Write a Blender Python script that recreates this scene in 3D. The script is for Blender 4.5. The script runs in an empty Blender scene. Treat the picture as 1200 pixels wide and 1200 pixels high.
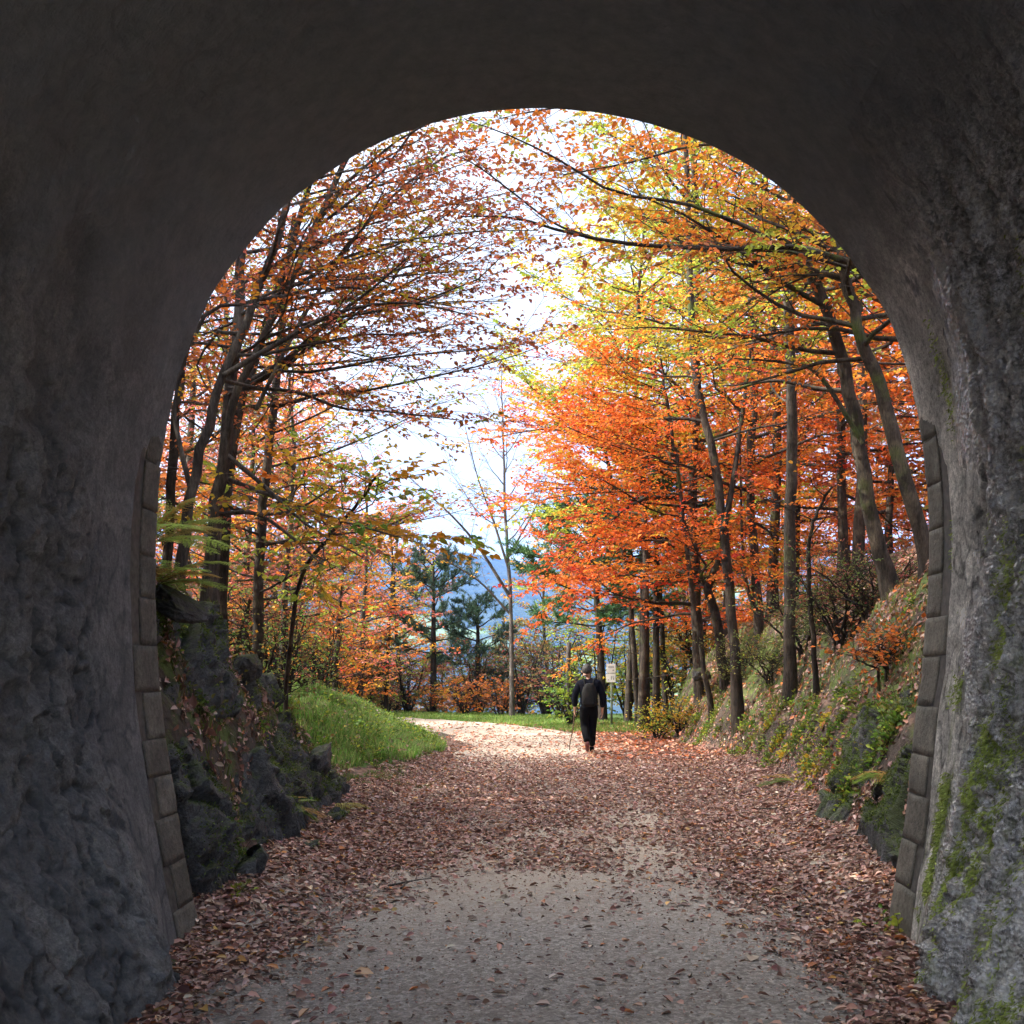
import bpy, bmesh, math, random
import numpy as np
from mathutils import Vector, Matrix

# ------------------------------------------------------------------ camera, sky, sun, exposure
S = bpy.context.scene
F = 1287.0                      # focal length in photo pixels (photo is 1200 px wide)
VX, VY = 650.0, 790.0           # where the level view axis meets the photo
EYE = 1.6
cam_d = bpy.data.cameras.new("camera"); cam = bpy.data.objects.new("camera", cam_d)
S.collection.objects.link(cam); S.camera = cam
cam.location = (0, 0, EYE); cam.rotation_euler = (math.radians(90), 0, 0)
cam_d.sensor_width = 36; cam_d.lens = 36 * F / 1200
cam_d.shift_x = -(VX - 600) / 1200; cam_d.shift_y = (VY - 600) / 1200
cam_d.clip_start = 0.05; cam_d.clip_end = 20000

SUN_EL, SUN_AZ = 35.0, -97.0    # azimuth from +Y (view direction), negative = to the left
w = bpy.data.worlds.new("World"); S.world = w; w.use_nodes = True
nt = w.node_tree; nt.nodes.clear()
out = nt.nodes.new("ShaderNodeOutputWorld"); bg = nt.nodes.new("ShaderNodeBackground")
sky = nt.nodes.new("ShaderNodeTexSky"); sky.sky_type = 'NISHITA'; sky.sun_disc = False
sky.sun_elevation = math.radians(SUN_EL); sky.sun_rotation = math.radians(SUN_AZ)
sky.dust_density = 1.0; sky.air_density = 1.1
tc = nt.nodes.new("ShaderNodeTexCoord")
mp = nt.nodes.new("ShaderNodeMapping"); mp.inputs['Scale'].default_value = (1, 1, 2.6)
nz = nt.nodes.new("ShaderNodeTexNoise"); nz.inputs['Scale'].default_value = 2.3
nz.inputs['Detail'].default_value = 7; nz.inputs['Roughness'].default_value = .55
rp = nt.nodes.new("ShaderNodeValToRGB")
rp.color_ramp.elements[0].position = .36; rp.color_ramp.elements[0].color = (.3, .3, .3, 1)
rp.color_ramp.elements[1].position = .56; rp.color_ramp.elements[1].color = (1, 1, 1, 1)
mx = nt.nodes.new("ShaderNodeMix"); mx.data_type = 'RGBA'
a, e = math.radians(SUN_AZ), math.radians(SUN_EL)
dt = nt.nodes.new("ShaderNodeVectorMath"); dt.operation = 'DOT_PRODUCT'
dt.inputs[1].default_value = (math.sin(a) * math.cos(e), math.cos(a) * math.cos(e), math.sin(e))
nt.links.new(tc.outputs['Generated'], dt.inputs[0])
gr_ = nt.nodes.new("ShaderNodeValToRGB"); gr_.color_ramp.interpolation = 'B_SPLINE'  # cloud brightness raised toward the sun to throw more light into the tunnel
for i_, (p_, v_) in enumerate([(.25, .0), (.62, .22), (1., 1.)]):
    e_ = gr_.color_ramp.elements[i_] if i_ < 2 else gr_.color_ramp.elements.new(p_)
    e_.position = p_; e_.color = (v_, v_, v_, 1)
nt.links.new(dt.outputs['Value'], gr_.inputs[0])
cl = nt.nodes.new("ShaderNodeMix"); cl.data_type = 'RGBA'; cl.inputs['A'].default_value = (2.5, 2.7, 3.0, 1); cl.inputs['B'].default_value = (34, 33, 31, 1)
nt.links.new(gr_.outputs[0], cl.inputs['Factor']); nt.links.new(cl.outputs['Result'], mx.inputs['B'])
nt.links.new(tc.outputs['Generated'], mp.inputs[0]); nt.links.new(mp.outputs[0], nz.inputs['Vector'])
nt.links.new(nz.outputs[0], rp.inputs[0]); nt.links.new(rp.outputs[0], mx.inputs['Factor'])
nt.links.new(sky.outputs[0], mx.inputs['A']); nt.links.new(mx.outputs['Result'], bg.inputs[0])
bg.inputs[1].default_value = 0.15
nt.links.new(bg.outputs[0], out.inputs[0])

ld = bpy.data.lights.new("sun", 'SUN'); sun = bpy.data.objects.new("sun", ld); S.collection.objects.link(sun)
ld.energy = 3.0; ld.angle = math.radians(.5); ld.color = (1, .93, .82)
a, e = math.radians(SUN_AZ), math.radians(SUN_EL)
sd = Vector((math.sin(a) * math.cos(e), math.cos(a) * math.cos(e), math.sin(e)))
sun.rotation_euler = sd.to_track_quat('Z', 'Y').to_euler()

S.view_settings.view_transform = 'Standard'; S.view_settings.look = 'None'
S.view_settings.exposure = 1.85; S.view_settings.gamma = 1
S.render.engine = 'CYCLES'
cy = S.cycles
cy.max_bounces = 6; cy.diffuse_bounces = 4; cy.glossy_bounces = 2; cy.transmission_bounces = 4
cy.volume_bounces = 0; cy.transparent_max_bounces = 4
cy.caustics_reflective = False; cy.caustics_refractive = False
cy.sample_clamp_indirect = 6
cy.use_denoising = True; cy.denoiser = 'OPENIMAGEDENOISE'; cy.denoising_prefilter = 'ACCURATE'; cy.use_adaptive_sampling = False

# ------------------------------------------------------------------ helpers
R = np.random.default_rng(7)
PI = math.pi
COL = S.collection

def at(px, py, Y):
    return np.array([(px - VX) / F * Y, Y, EYE - (py - VY) / F * Y])

def tag(o, label=None, cat=None, group=None, kind=None):
    if label: o['label'] = label
    if cat: o['category'] = cat
    if group: o['group'] = group
    if kind: o['kind'] = kind
    return o

def empty(name, loc, label, cat, group=None):
    o = bpy.data.objects.new(name, None); COL.objects.link(o)
    o.location = tuple(float(v) for v in loc); o.empty_display_size = .2
    return tag(o, label, cat, group)

def mesh_obj(name, V, faces, mat, parent=None, cols=None, smooth=False, loops=None, attrs=None):
    """V (n,3) array; faces = (k,m) int array or list of such arrays"""
    me = bpy.data.meshes.new(name)
    if not isinstance(faces, list): faces = [faces]
    faces = [f for f in faces if len(f)]
    V = np.asarray(V, dtype=np.float32)
    me.vertices.add(len(V)); me.vertices.foreach_set('co', V.ravel())
    li = np.concatenate([f.ravel() for f in faces]).astype(np.int32)
    sizes = np.concatenate([np.full(len(f), f.shape[1]) for f in faces]).astype(np.int32)
    starts = np.concatenate([[0], np.cumsum(sizes)[:-1]]).astype(np.int32)
    me.loops.add(len(li)); me.loops.foreach_set('vertex_index', li)
    me.polygons.add(len(sizes)); me.polygons.foreach_set('loop_start', starts)
    me.polygons.foreach_set('loop_total', sizes)
    if smooth: me.polygons.foreach_set('use_smooth', np.ones(len(sizes), dtype=bool))
    me.update(calc_edges=True); me.validate()
    if cols is not None:
        ca = me.color_attributes.new('Col', 'FLOAT_COLOR', 'POINT')
        c4 = np.ones((len(V), 4), dtype=np.float32); c4[:, :3] = cols
        ca.data.foreach_set('color', c4.ravel())
    if attrs is not None:
        ca = me.color_attributes.new('Mask', 'FLOAT_COLOR', 'POINT')
        c4 = np.ones((len(V), 4), dtype=np.float32); c4[:, :attrs.shape[1]] = attrs
        ca.data.foreach_set('color', c4.ravel())
    if mat: me.materials.append(mat)
    o = bpy.data.objects.new(name, me); COL.objects.link(o)
    if parent is not None: o.parent = parent
    return o

def copy_tree(o, parent=None):
    c = o.copy(); COL.objects.link(c)
    if parent is not None: c.parent = parent
    for ch in list(o.children): copy_tree(ch, c)
    return c

# noise -------------------------------------------------------------
def _h(ix, iy, iz, k):
    h = (ix * 374761393 + iy * 668265263 + iz * 2147483647 + k * 974634777) & 0xffffffff
    h = ((h ^ (h >> 13)) * 1274126177) & 0xffffffff
    h = ((h ^ (h >> 16)) * 2246822519) & 0xffffffff
    return ((h ^ (h >> 15)) & 0xffffff) / float(0xffffff)

def vnoise(P, k=0):
    P = np.asarray(P, dtype=float)
    I = np.floor(P).astype(np.int64); f = P - I; f = f * f * f * (f * (f * 6 - 15) + 10)
    r = 0
    for dx in (0, 1):
        for dy in (0, 1):
            for dz in (0, 1):
                wgt = (f[:, 0] if dx else 1 - f[:, 0]) * (f[:, 1] if dy else 1 - f[:, 1]) * (f[:, 2] if dz else 1 - f[:, 2])
                r = r + wgt * _h(I[:, 0] + dx, I[:, 1] + dy, I[:, 2] + dz, k)
    return r * 2 - 1

def fbm(P, oct=4, k=0, gain=.5):
    P = np.asarray(P, dtype=float)
    r = 0; a_ = 1.0
    for o in range(oct):
        r = r + a_ * vnoise(P * (2.03 ** o) + 17.3 * o, k + o); a_ *= gain
    return r

def worley(P, k=0):
    """returns F1, F2, cell hash"""
    I = np.floor(P).astype(np.int64)
    f1 = np.full(len(P), 9.); f2 = np.full(len(P), 9.); hs = np.zeros(len(P))
    for dx in (-1, 0, 1):
        for dy in (-1, 0, 1):
            for dz in (-1, 0, 1):
                J = I + np.array([dx, dy, dz])
                c = J + .15 + .7 * np.stack([_h(J[:, 0], J[:, 1], J[:, 2], k + 11 + q) for q in range(3)], 1)
                d = np.linalg.norm(P - c, axis=1)
                hh = _h(J[:, 0], J[:, 1], J[:, 2], k + 31)
                closer = d < f1
                f2 = np.where(closer, f1, np.minimum(f2, d)); hs = np.where(closer, hh, hs); f1 = np.where(closer, d, f1)
    return f1, f2, hs

def sstep(x, a_, b_):
    t = np.clip((x - a_) / (b_ - a_), 0, 1); return t * t * (3 - 2 * t)

def smooth_path(P, n):
    """Catmull-Rom resample"""
    P = np.asarray(P, dtype=float)
    if len(P) == 2:
        t = np.linspace(0, 1, n)[:, None]; return P[0] * (1 - t) + P[1] * t
    Q = np.vstack([2 * P[0] - P[1], P, 2 * P[-1] - P[-2]])
    u = np.linspace(0, len(P) - 1 - 1e-9, n); i = u.astype(int); t = (u - i)[:, None]
    p0, p1, p2, p3 = Q[i], Q[i + 1], Q[i + 2], Q[i + 3]
    return .5 * (2 * p1 + (p2 - p0) * t + (2 * p0 - 5 * p1 + 4 * p2 - p3) * t ** 2 + (3 * p1 - p0 - 3 * p2 + p3) * t ** 3)

def nrm(v): return v / np.maximum(np.linalg.norm(v, axis=-1, keepdims=True), 1e-9)

# ------------------------------------------------------------------ materials
def mat_new(name):
    m = bpy.data.materials.new(name); m.use_nodes = True
    n = m.node_tree.nodes; n.clear()
    o = n.new('ShaderNodeOutputMaterial'); b = n.new('ShaderNodeBsdfPrincipled')
    m.node_tree.links.new(b.outputs[0], o.inputs[0])
    return m, m.node_tree, b, o

class NB:
    """tiny node builder"""
    def __init__(s, nt_): s.t = nt_
    def node(s, kind, **kw):
        n = s.t.nodes.new(kind)
        for k, v in kw.items():
            if k in n.inputs: n.inputs[k].default_value = v
            else: setattr(n, k, v)
        return n
    def link(s, a_, b_): s.t.links.new(a_, b_)
    def noise(s, vec, scale, detail=5, rough=.55, dist=0):
        n = s.node('ShaderNodeTexNoise', Scale=scale, Detail=detail, Roughness=rough, Distortion=dist)
        if vec is not None: s.link(vec, n.inputs['Vector'])
        return n.outputs[0]
    def ramp(s, fac, stops):
        n = s.node('ShaderNodeValToRGB'); r_ = n.color_ramp
        while len(r_.elements) < len(stops): r_.elements.new(.5)
        for e_, (p, c) in zip(r_.elements, stops):
            e_.position = p; e_.color = (c, c, c, 1) if not hasattr(c, '__len__') else (*c, 1)
        s.link(fac, n.inputs[0]); return n.outputs[0]
    def mix(s, f, A, B, mode='MIX'):
        n = s.node('ShaderNodeMix', data_type='RGBA', blend_type=mode)
        for v, i in ((f, 'Factor'), (A, 'A'), (B, 'B')):
            if hasattr(v, 'links') or hasattr(v, 'is_output'): s.link(v, n.inputs[i])
            else: n.inputs[i].default_value = v if i == 'Factor' else (*v, 1)
        return n.outputs['Result']
    def math(s, op, A, B=0.):
        n = s.node('ShaderNodeMath', operation=op)
        for v, i in ((A, 0), (B, 1)):
            if hasattr(v, 'is_output'): s.link(v, n.inputs[i])
            else: n.inputs[i].default_value = v
        return n.outputs[0]
    def coords(s, scale=(1, 1, 1), kind='Object'):
        t = s.node('ShaderNodeTexCoord'); m_ = s.node('ShaderNodeMapping'); m_.inputs['Scale'].default_value = scale
        s.link(t.outputs[kind], m_.inputs[0]); return m_.outputs[0]
    def bump(s, h, strength, dist, bsdf, prev=None):
        n = s.node('ShaderNodeBump', Strength=strength, Distance=dist)
        s.link(h, n.inputs['Height'])
        if prev is not None: s.link(prev, n.inputs['Normal'])
        s.link(n.outputs[0], bsdf.inputs['Normal']); return n.outputs[0]

def leaf_mat(name, trans=.45, rough=.45, spec=.3):
    m, t, b, o = mat_new(name); n = NB(t)
    a_ = n.node('ShaderNodeAttribute', attribute_name='Col')
    n.link(a_.outputs['Color'], b.inputs['Base Color'])
    b.inputs['Roughness'].default_value = rough; b.inputs['Specular IOR Level'].default_value = spec
    tr = n.node('ShaderNodeBsdfTranslucent'); n.link(a_.outputs['Color'], tr.inputs[0])
    mxs = n.node('ShaderNodeMixShader'); mxs.inputs[0].default_value = trans
    n.link(b.outputs[0], mxs.inputs[1]); n.link(tr.outputs[0], mxs.inputs[2]); n.link(mxs.outputs[0], o.inputs[0])
    return m

def bark_mat(name, dark, light, moss=.0):
    m, t, b, o = mat_new(name); n = NB(t)
    v = n.coords((1, 1, .22)); c1 = n.noise(v, 14, 6, .65); v2 = n.coords(); c2 = n.noise(v2, 2.2, 4)
    col = n.mix(n.ramp(c1, [(.35, 0.), (.68, 1.)]), dark, light)
    col = n.mix(n.ramp(c2, [(.52, 0.), (.62, .55)]), col, (light[0] * 1.7, light[1] * 1.75, light[2] * 1.6))
    if moss:
        col = n.mix(n.ramp(n.noise(v2, 1.4, 5), [(.6 - .25 * moss, 0.), (.75 - .2 * moss, 1.)]), col, (.07, .10, .02))
    col = n.mix(1.0, col, n.ramp(n.noise(v, 60, 6, .75), [(.32, .45), (.66, 1.35)]), 'MULTIPLY')
    n.link(col, b.inputs['Base Color']); b.inputs['Roughness'].default_value = .9; b.inputs['Specular IOR Level'].default_value = .2
    n.bump(c1, 1., .04, b)
    return m

M = {}
M['leaf'] = leaf_mat('autumn_leaf', .5)
M['needle'] = leaf_mat('pine_needle', .2, .5, .2)
M['grassblade'] = leaf_mat('grass_blade', .5, .5, .3)
M['litter'] = leaf_mat('fallen_leaf', .12, .42, .5)
M['fern'] = leaf_mat('fern_leaf', .4, .5, .3)
M['bark'] = bark_mat('beech_bark', (.022, .018, .014), (.078, .062, .050), .15)
M['bark_pale'] = bark_mat('pale_bark', (.06, .052, .045), (.17, .15, .13), .1)
M['bark_dark'] = bark_mat('dark_bark', (.014, .011, .009), (.05, .038, .030), .1)
M['bark_far'] = bark_mat('grey_bark', (.06, .05, .045), (.15, .13, .12), 0)

def rock_mat(name, moss):
    m, t, b, o = mat_new(name); n = NB(t); v = n.coords(kind='Object')
    c1 = n.noise(v, 3.5, 8, .6); c2 = n.noise(v, 22, 6, .7)
    col = n.mix(n.ramp(c1, [(.3, 0.), (.7, 1.)]), (.012, .013, .014), (.12, .123, .13))
    col = n.mix(n.ramp(c2, [(.45, 0.), (.7, .5)]), col, (.16, .16, .155)); col = n.mix(1.0, col, n.ramp(n.noise(v, 40, 8, .8), [(.3, .2), (.5, .8), (.7, 1.5)]), 'MULTIPLY')
    g = n.node('ShaderNodeNewGeometry'); sx = n.node('ShaderNodeSeparateXYZ'); n.link(g.outputs['Normal'], sx.inputs[0])
    nzv = n.math('ADD', sx.outputs[2], n.math('MULTIPLY', n.noise(v, 7, 7, .7), 1.7))
    mm = n.ramp(n.math('MULTIPLY', nzv, .5), [(.86 - moss * .28, 0.), (1.0 - moss * .28, .9)])
    mc = n.mix(n.noise(v, 30, 3), (.02, .032, .008), (.09, .12, .025))
    col = n.mix(mm, col, mc)
    n.link(col, b.inputs['Base Color']); b.inputs['Roughness'].default_value = .65
    p = n.bump(c1, .6, .08, b); n.bump(c2, 1., .05, b, p)
    return m
M['rock'] = rock_mat('schist_rock', .45); M['rock_moss'] = rock_mat('mossy_rock', 1.0)

# tunnel lining: Mask R = wet calcite, G = moss, B = soot ; Col = stone tone
def lining_mat():
    m, t, b, o = mat_new('tunnel_rubble'); n = NB(t); v = n.coords(kind='Object'); vs = n.coords((2.2, 6, 1.0), 'Object')
    A = n.node('ShaderNodeAttribute', attribute_name='Mask'); sp = n.node('ShaderNodeSeparateColor'); n.link(A.outputs['Color'], sp.inputs[0])
    Ct = n.node('ShaderNodeAttribute', attribute_name='Col')
    c1 = n.noise(v, 5, 7, .6); c2 = n.noise(v, 45, 5, .7); streak = n.noise(vs, 3.2, 7, .65)
    col = n.mix(n.ramp(c1, [(.3, 0.), (.7, 1.)]), (.27, .265, .255), (.56, .55, .53))
    grit = n.noise(v, 26, 8, .78); grit2 = n.noise(v, 85, 4, .8)
    col = n.mix(1.0, col, n.ramp(grit, [(.30, .25), (.5, .9), (.7, 1.45)]), 'MULTIPLY')
    col = n.mix(1.0, col, n.ramp(grit2, [(.35, .6), (.65, 1.25)]), 'MULTIPLY')
    col = n.mix(1.0, col, Ct.outputs['Color'], 'MULTIPLY')
    # calcite streaks on the wet side; white flecks paint wet glints into the colour
    wetm = n.math('MULTIPLY', sp.outputs[0], n.ramp(streak, [(.30, 0.), (.42, 1.)]))
    vg = n.coords((1, .30, .8)); vs2 = n.coords((1, 1.1, .28))
    spark = n.ramp(n.noise(vg, 30, 7, .85), [(.50, 0.), (.56, 1.)])
    strand = n.noise(vs2, 9, 8, .75); onright = n.math('GREATER_THAN', sp.outputs[0], .02)
    crk = n.mix(onright, (1, 1, 1), n.ramp(strand, [(.38, .06), (.46, .7), (.56, 1.6)]))
    col = n.mix(1.0, col, crk, 'MULTIPLY')
    col = n.mix(n.math('MULTIPLY', wetm, .45), col, (.62, .62, .63))
    col = n.mix(n.math('MULTIPLY', n.math('MULTIPLY', wetm, spark), .95), col, (.95, .96, 1.0))
    mossn = n.math('ADD', n.noise(vs, 2.5, 6, .65), n.math('SUBTRACT', sp.outputs[1], .5))
    mm = n.ramp(mossn, [(.60, 0.), (.78, .85)])
    mc = n.mix(n.noise(v, 60, 3), (.10, .13, .03), (.32, .38, .11))
    col = n.mix(mm, col, mc)
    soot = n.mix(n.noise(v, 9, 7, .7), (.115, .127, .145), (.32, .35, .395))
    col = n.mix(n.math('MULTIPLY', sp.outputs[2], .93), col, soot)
    n.link(col, b.inputs['Base Color'])
    inv = n.math('SUBTRACT', 1., mm)
    rr = n.math('SUBTRACT', .9, n.math('MULTIPLY', n.math('MULTIPLY', wetm, inv), .66))
    n.link(rr, b.inputs['Roughness'])
    n.link(n.math('ADD', .4, n.math('MULTIPLY', wetm, .6)), b.inputs['Specular IOR Level'])
    n.link(wetm, b.inputs['Coat Weight']); b.inputs['Coat Roughness'].default_value = .2; b.inputs['Coat IOR'].default_value = 1.7
    vo = n.node('ShaderNodeTexVoronoi', Scale=42.); n.link(v, vo.inputs['Vector'])
    p = n.bump(streak, .6, .06, b); p = n.bump(n.math('MULTIPLY', strand, onright), .9, .08, b, p); p = n.bump(grit, .9, .035, b, p)
    hh = n.math('MULTIPLY', vo.outputs['Distance'], wetm); p = n.bump(hh, .9, .03, b, p)
    n.link(p, b.inputs['Coat Normal'])
    return m
M['lining'] = lining_mat()

def ashlar_mat():
    m, t, b, o = mat_new('dressed_stone'); n = NB(t); v = n.coords(kind='Object')
    Ct = n.node('ShaderNodeAttribute', attribute_name='Col')
    c1 = n.noise(v, 4, 7, .6); c2 = n.noise(v, 50, 5, .7)
    col = n.mix(n.ramp(c1, [(.3, 0.), (.7, 1.)]), (.11, .105, .09), (.27, .255, .22))
    col = n.mix(1.0, col, Ct.outputs['Color'], 'MULTIPLY')
    grit = n.noise(v, 30, 8, .78)
    col = n.mix(1.0, col, n.ramp(grit, [(.30, .35), (.5, .95), (.7, 1.4)]), 'MULTIPLY')
    n.link(col, b.inputs['Base Color']); b.inputs['Roughness'].default_value = .85
    p = n.bump(c1, .35, .04, b); n.bump(grit, .8, .02, b, p)
    return m
M['ashlar'] = ashlar_mat()

def simple(name, c1, c2, scale, rough=.8, bump=.3, dist=.02, spec=.3):
    m, t, b, o = mat_new(name); n = NB(t); v = n.coords()
    f = n.noise(v, scale, 5)
    n.link(n.mix(n.ramp(f, [(.35, 0.), (.65, 1.)]), c1, c2), b.inputs['Base Color'])
    b.inputs['Roughness'].default_value = rough; b.inputs['Specular IOR Level'].default_value = spec
    if bump: n.bump(f, bump, dist, b)
    return m
M['mortar'] = simple('mortar', (.05, .048, .045), (.11, .105, .095), 20)

# ground: Mask R = litter, G = grass, B = moss
def ground_mat():
    m, t, b, o = mat_new('forest_ground'); n = NB(t); v = n.coords(kind='Object')
    A = n.node('ShaderNodeAttribute', attribute_name='Mask'); sp = n.node('ShaderNodeSeparateColor'); n.link(A.outputs['Color'], sp.inputs[0])
    c1 = n.noise(v, 1.6, 7, .6); c2 = n.noise(v, 30, 6, .7)
    vo = n.node('ShaderNodeTexVoronoi', Scale=16.); n.link(v, vo.inputs['Vector'])
    lit = n.ramp(vo.outputs['Color'], [(.1, (.05, .028, .02)), (.45, (.13, .075, .055)), (.75, (.22, .13, .09)), (1., (.32, .22, .17))])
    soil = n.mix(c2, (.03, .022, .016), (.10, .07, .05))
    col = n.mix(n.ramp(n.math('ADD', c1, n.math('SUBTRACT', sp.outputs[0], .5)), [(.4, 0.), (.6, 1.)]), soil, lit)
    gr = n.mix(n.noise(v, 12, 4), (.035, .08, .012), (.10, .19, .025))
    col = n.mix(n.ramp(n.math('ADD', n.noise(v, 3, 6), n.math('SUBTRACT', sp.outputs[1], .5)), [(.42, 0.), (.58, 1.)]), col, gr)
    mo = n.mix(n.noise(v, 25, 4), (.03, .05, .01), (.15, .20, .035))
    col = n.mix(n.ramp(n.math('ADD', n.noise(v, 2.4, 7, .65), n.math('SUBTRACT', sp.outputs[2], .5)), [(.46, 0.), (.58, 1.)]), col, mo)
    n.link(col, b.inputs['Base Color']); b.inputs['Roughness'].default_value = .9
    p = n.bump(c2, .7, .04, b); n.bump(vo.outputs['Distance'], .5, .03, b, p)
    return m
M['ground'] = ground_mat()

def path_mat():
    m, t, b, o = mat_new('gravel_path'); n = NB(t); v = n.coords(kind='Object')
    A = n.node('ShaderNodeAttribute', attribute_name='Mask'); sp = n.node('ShaderNodeSeparateColor'); n.link(A.outputs['Color'], sp.inputs[0])
    vo = n.node('ShaderNodeTexVoronoi', Scale=75.); n.link(v, vo.inputs['Vector'])
    vo2 = n.node('ShaderNodeTexVoronoi', Scale=42.); n.link(v, vo2.inputs['Vector'])
    c2 = n.noise(v, 110, 4, .7); c1 = n.noise(v, 1.3, 6, .6)
    g = n.mix(vo.outputs['Color'], (.155, .148, .14), (.38, .365, .35)); g = n.mix(n.math('MULTIPLY', c2, .5), g, (.16, .15, .14))
    g = n.mix(n.ramp(c1, [(.4, 0.), (.65, .35)]), g, (.17, .15, .14)); g = n.mix(n.ramp(n.noise(v, 28, 6, .8), [(.5, 0.), (.68, .55)]), g, (.11, .10, .095)); g = n.mix(n.ramp(n.noise(v, 45, 3, .8), [(.6, 0.), (.68, .7)]), g, (.55, .52, .48))
    bw = n.node('ShaderNodeRGBToBW'); n.link(vo2.outputs['Color'], bw.inputs[0]); g = n.mix(1.0, g, n.ramp(bw.outputs[0], [(.2, .55), (.5, .9), (.8, 1.45)]), 'MULTIPLY')
    s = n.mix(c1, (.36, .30, .235), (.48, .41, .33)); s = n.mix(n.ramp(n.noise(v, 9, 6, .7), [(.5, 0.), (.7, .5)]), s, (.30, .19, .13))
    n.link(n.mix(sp.outputs[0], g, s), b.inputs['Base Color']); b.inputs['Roughness'].default_value = .88
    p = n.bump(vo.outputs['Distance'], .55, .012, b); n.bump(c1, .3, .05, b, p)
    return m
M['path'] = path_mat()

def hill_mat():
    m, t, b, o = mat_new('wooded_hills'); n = NB(t); v = n.coords(kind='Object')
    c = n.noise(v, .02, 6, .7); f = n.noise(v, .0035, 4, .5)
    col = n.mix(n.ramp(c, [(.35, 0.), (.65, 1.)]), (.012, .028, .02), (.06, .075, .035))
    col = n.mix(n.ramp(f, [(.60, 0.), (.62, 1.)]), col, (.16, .22, .07))
    n.link(col, b.inputs['Base Color']); b.inputs['Roughness'].default_value = 1; b.inputs['Specular IOR Level'].default_value = 0
    n.bump(c, 1, 12, b); return m
M['hill'] = hill_mat()

# ------------------------------------------------------------------ terrain height
XR = ([-20, 6.6, 7.2, 9.4, 12, 15, 18, 20, 22, 27, 34, 45, 80], [3.3, 3.3, 2.55, 2.75, 3.0, 3.3, 3.4, 3.35, 3.2, 3.0, 3.3, 5, 9])
XL = ([-20, 6.6, 7.2, 8, 10.8, 13.3, 14.2, 16.5, 18, 19.5, 23, 25.7, 31.7, 41, 80], [-3.2, -3.2, -2.35, -2.35, -2.6, -2.65, -2.9, -3.0, -2.4, -2.2, -2.4, -2.7, -4.2, -7.5, -40])
def H(x, y, detail=True):
    x = np.asarray(x, dtype=float); y = np.asarray(y, dtype=float); x, y = np.broadcast_arrays(x, y)
    P = np.stack([x, y, 0 * x], -1).reshape(-1, 3)
    wob = vnoise(P * .7, 3).reshape(x.shape)
    xr = np.interp(y, *XR) + .12 * wob * sstep(y, 7.5, 9)
    xl = np.interp(y, *XL) + .12 * wob * sstep(y, 7.5, 9)
    u = np.maximum(x - xr, 0)
    zr = np.interp(u, [0, .5, 1, 1.5, 2.5, 5, 12, 40], [0, .85, 1.8, 2.55, 3.05, 4.2, 7.5, 16])
    zr = zr * np.interp(y, [0, 11, 15, 30, 36, 45, 70], [1.25, 1.22, 1.03, 1.0, .9, .45, .25])
    v = np.maximum(xl - x, 0)
    steep = np.interp(v, [0, .2, .45, .8, 2, 5, 12, 40], [0, .8, 1.6, 2.3, 3.1, 5.4, 11.5, 22])
    steep = steep * np.interp(y, [9.5, 11, 12, 13.2, 15], [1, .84, .70, .55, .4])
    soft = np.interp(v, [0, .6, 2, 4, 10, 30], [0, .22, .85, 1.5, 3.0, 8])
    k = sstep(y, 12.6, 15.5)
    zl = (steep * (1 - k) + soft * k) * np.interp(y, [0, 26, 36, 46, 70], [1, 1, .6, .35, .2])
    z = zr + zl
    # beyond the bend the land falls away into the valley
    drop = np.interp(y - .25 * np.abs(x), [44, 50, 62, 90, 160, 500, 1500], [0, -1.2, -6, -18, -35, -60, -60])
    z = z + drop
    if detail:
        bank = sstep(zr + zl, .1, 1.2)
        P2 = np.stack([x, y, z], -1).reshape(-1, 3)
        n1 = fbm(P2 * 1.3, 4, 5).reshape(x.shape); n2 = fbm(P2 * 4.5, 3, 9).reshape(x.shape)
        near = (1 - sstep(y, 60, 120))
        z = z + near * bank * (.22 * n1 + .07 * n2) + near * (1 - bank) * .012 * n1 * (np.abs(x) > 1.5)
    # heap of leaves along the foot of the walls and banks
    side = np.maximum(sstep(x, xr - .9, xr + .1), sstep(-x, -xl - 1.0, -xl + .1)) * (1 - sstep(y, 18, 26))
    return z + .16 * side * (zr + zl < 1.0) 

def Hs(x, y): return float(H(np.array([x]), np.array([y]))[0])

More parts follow.
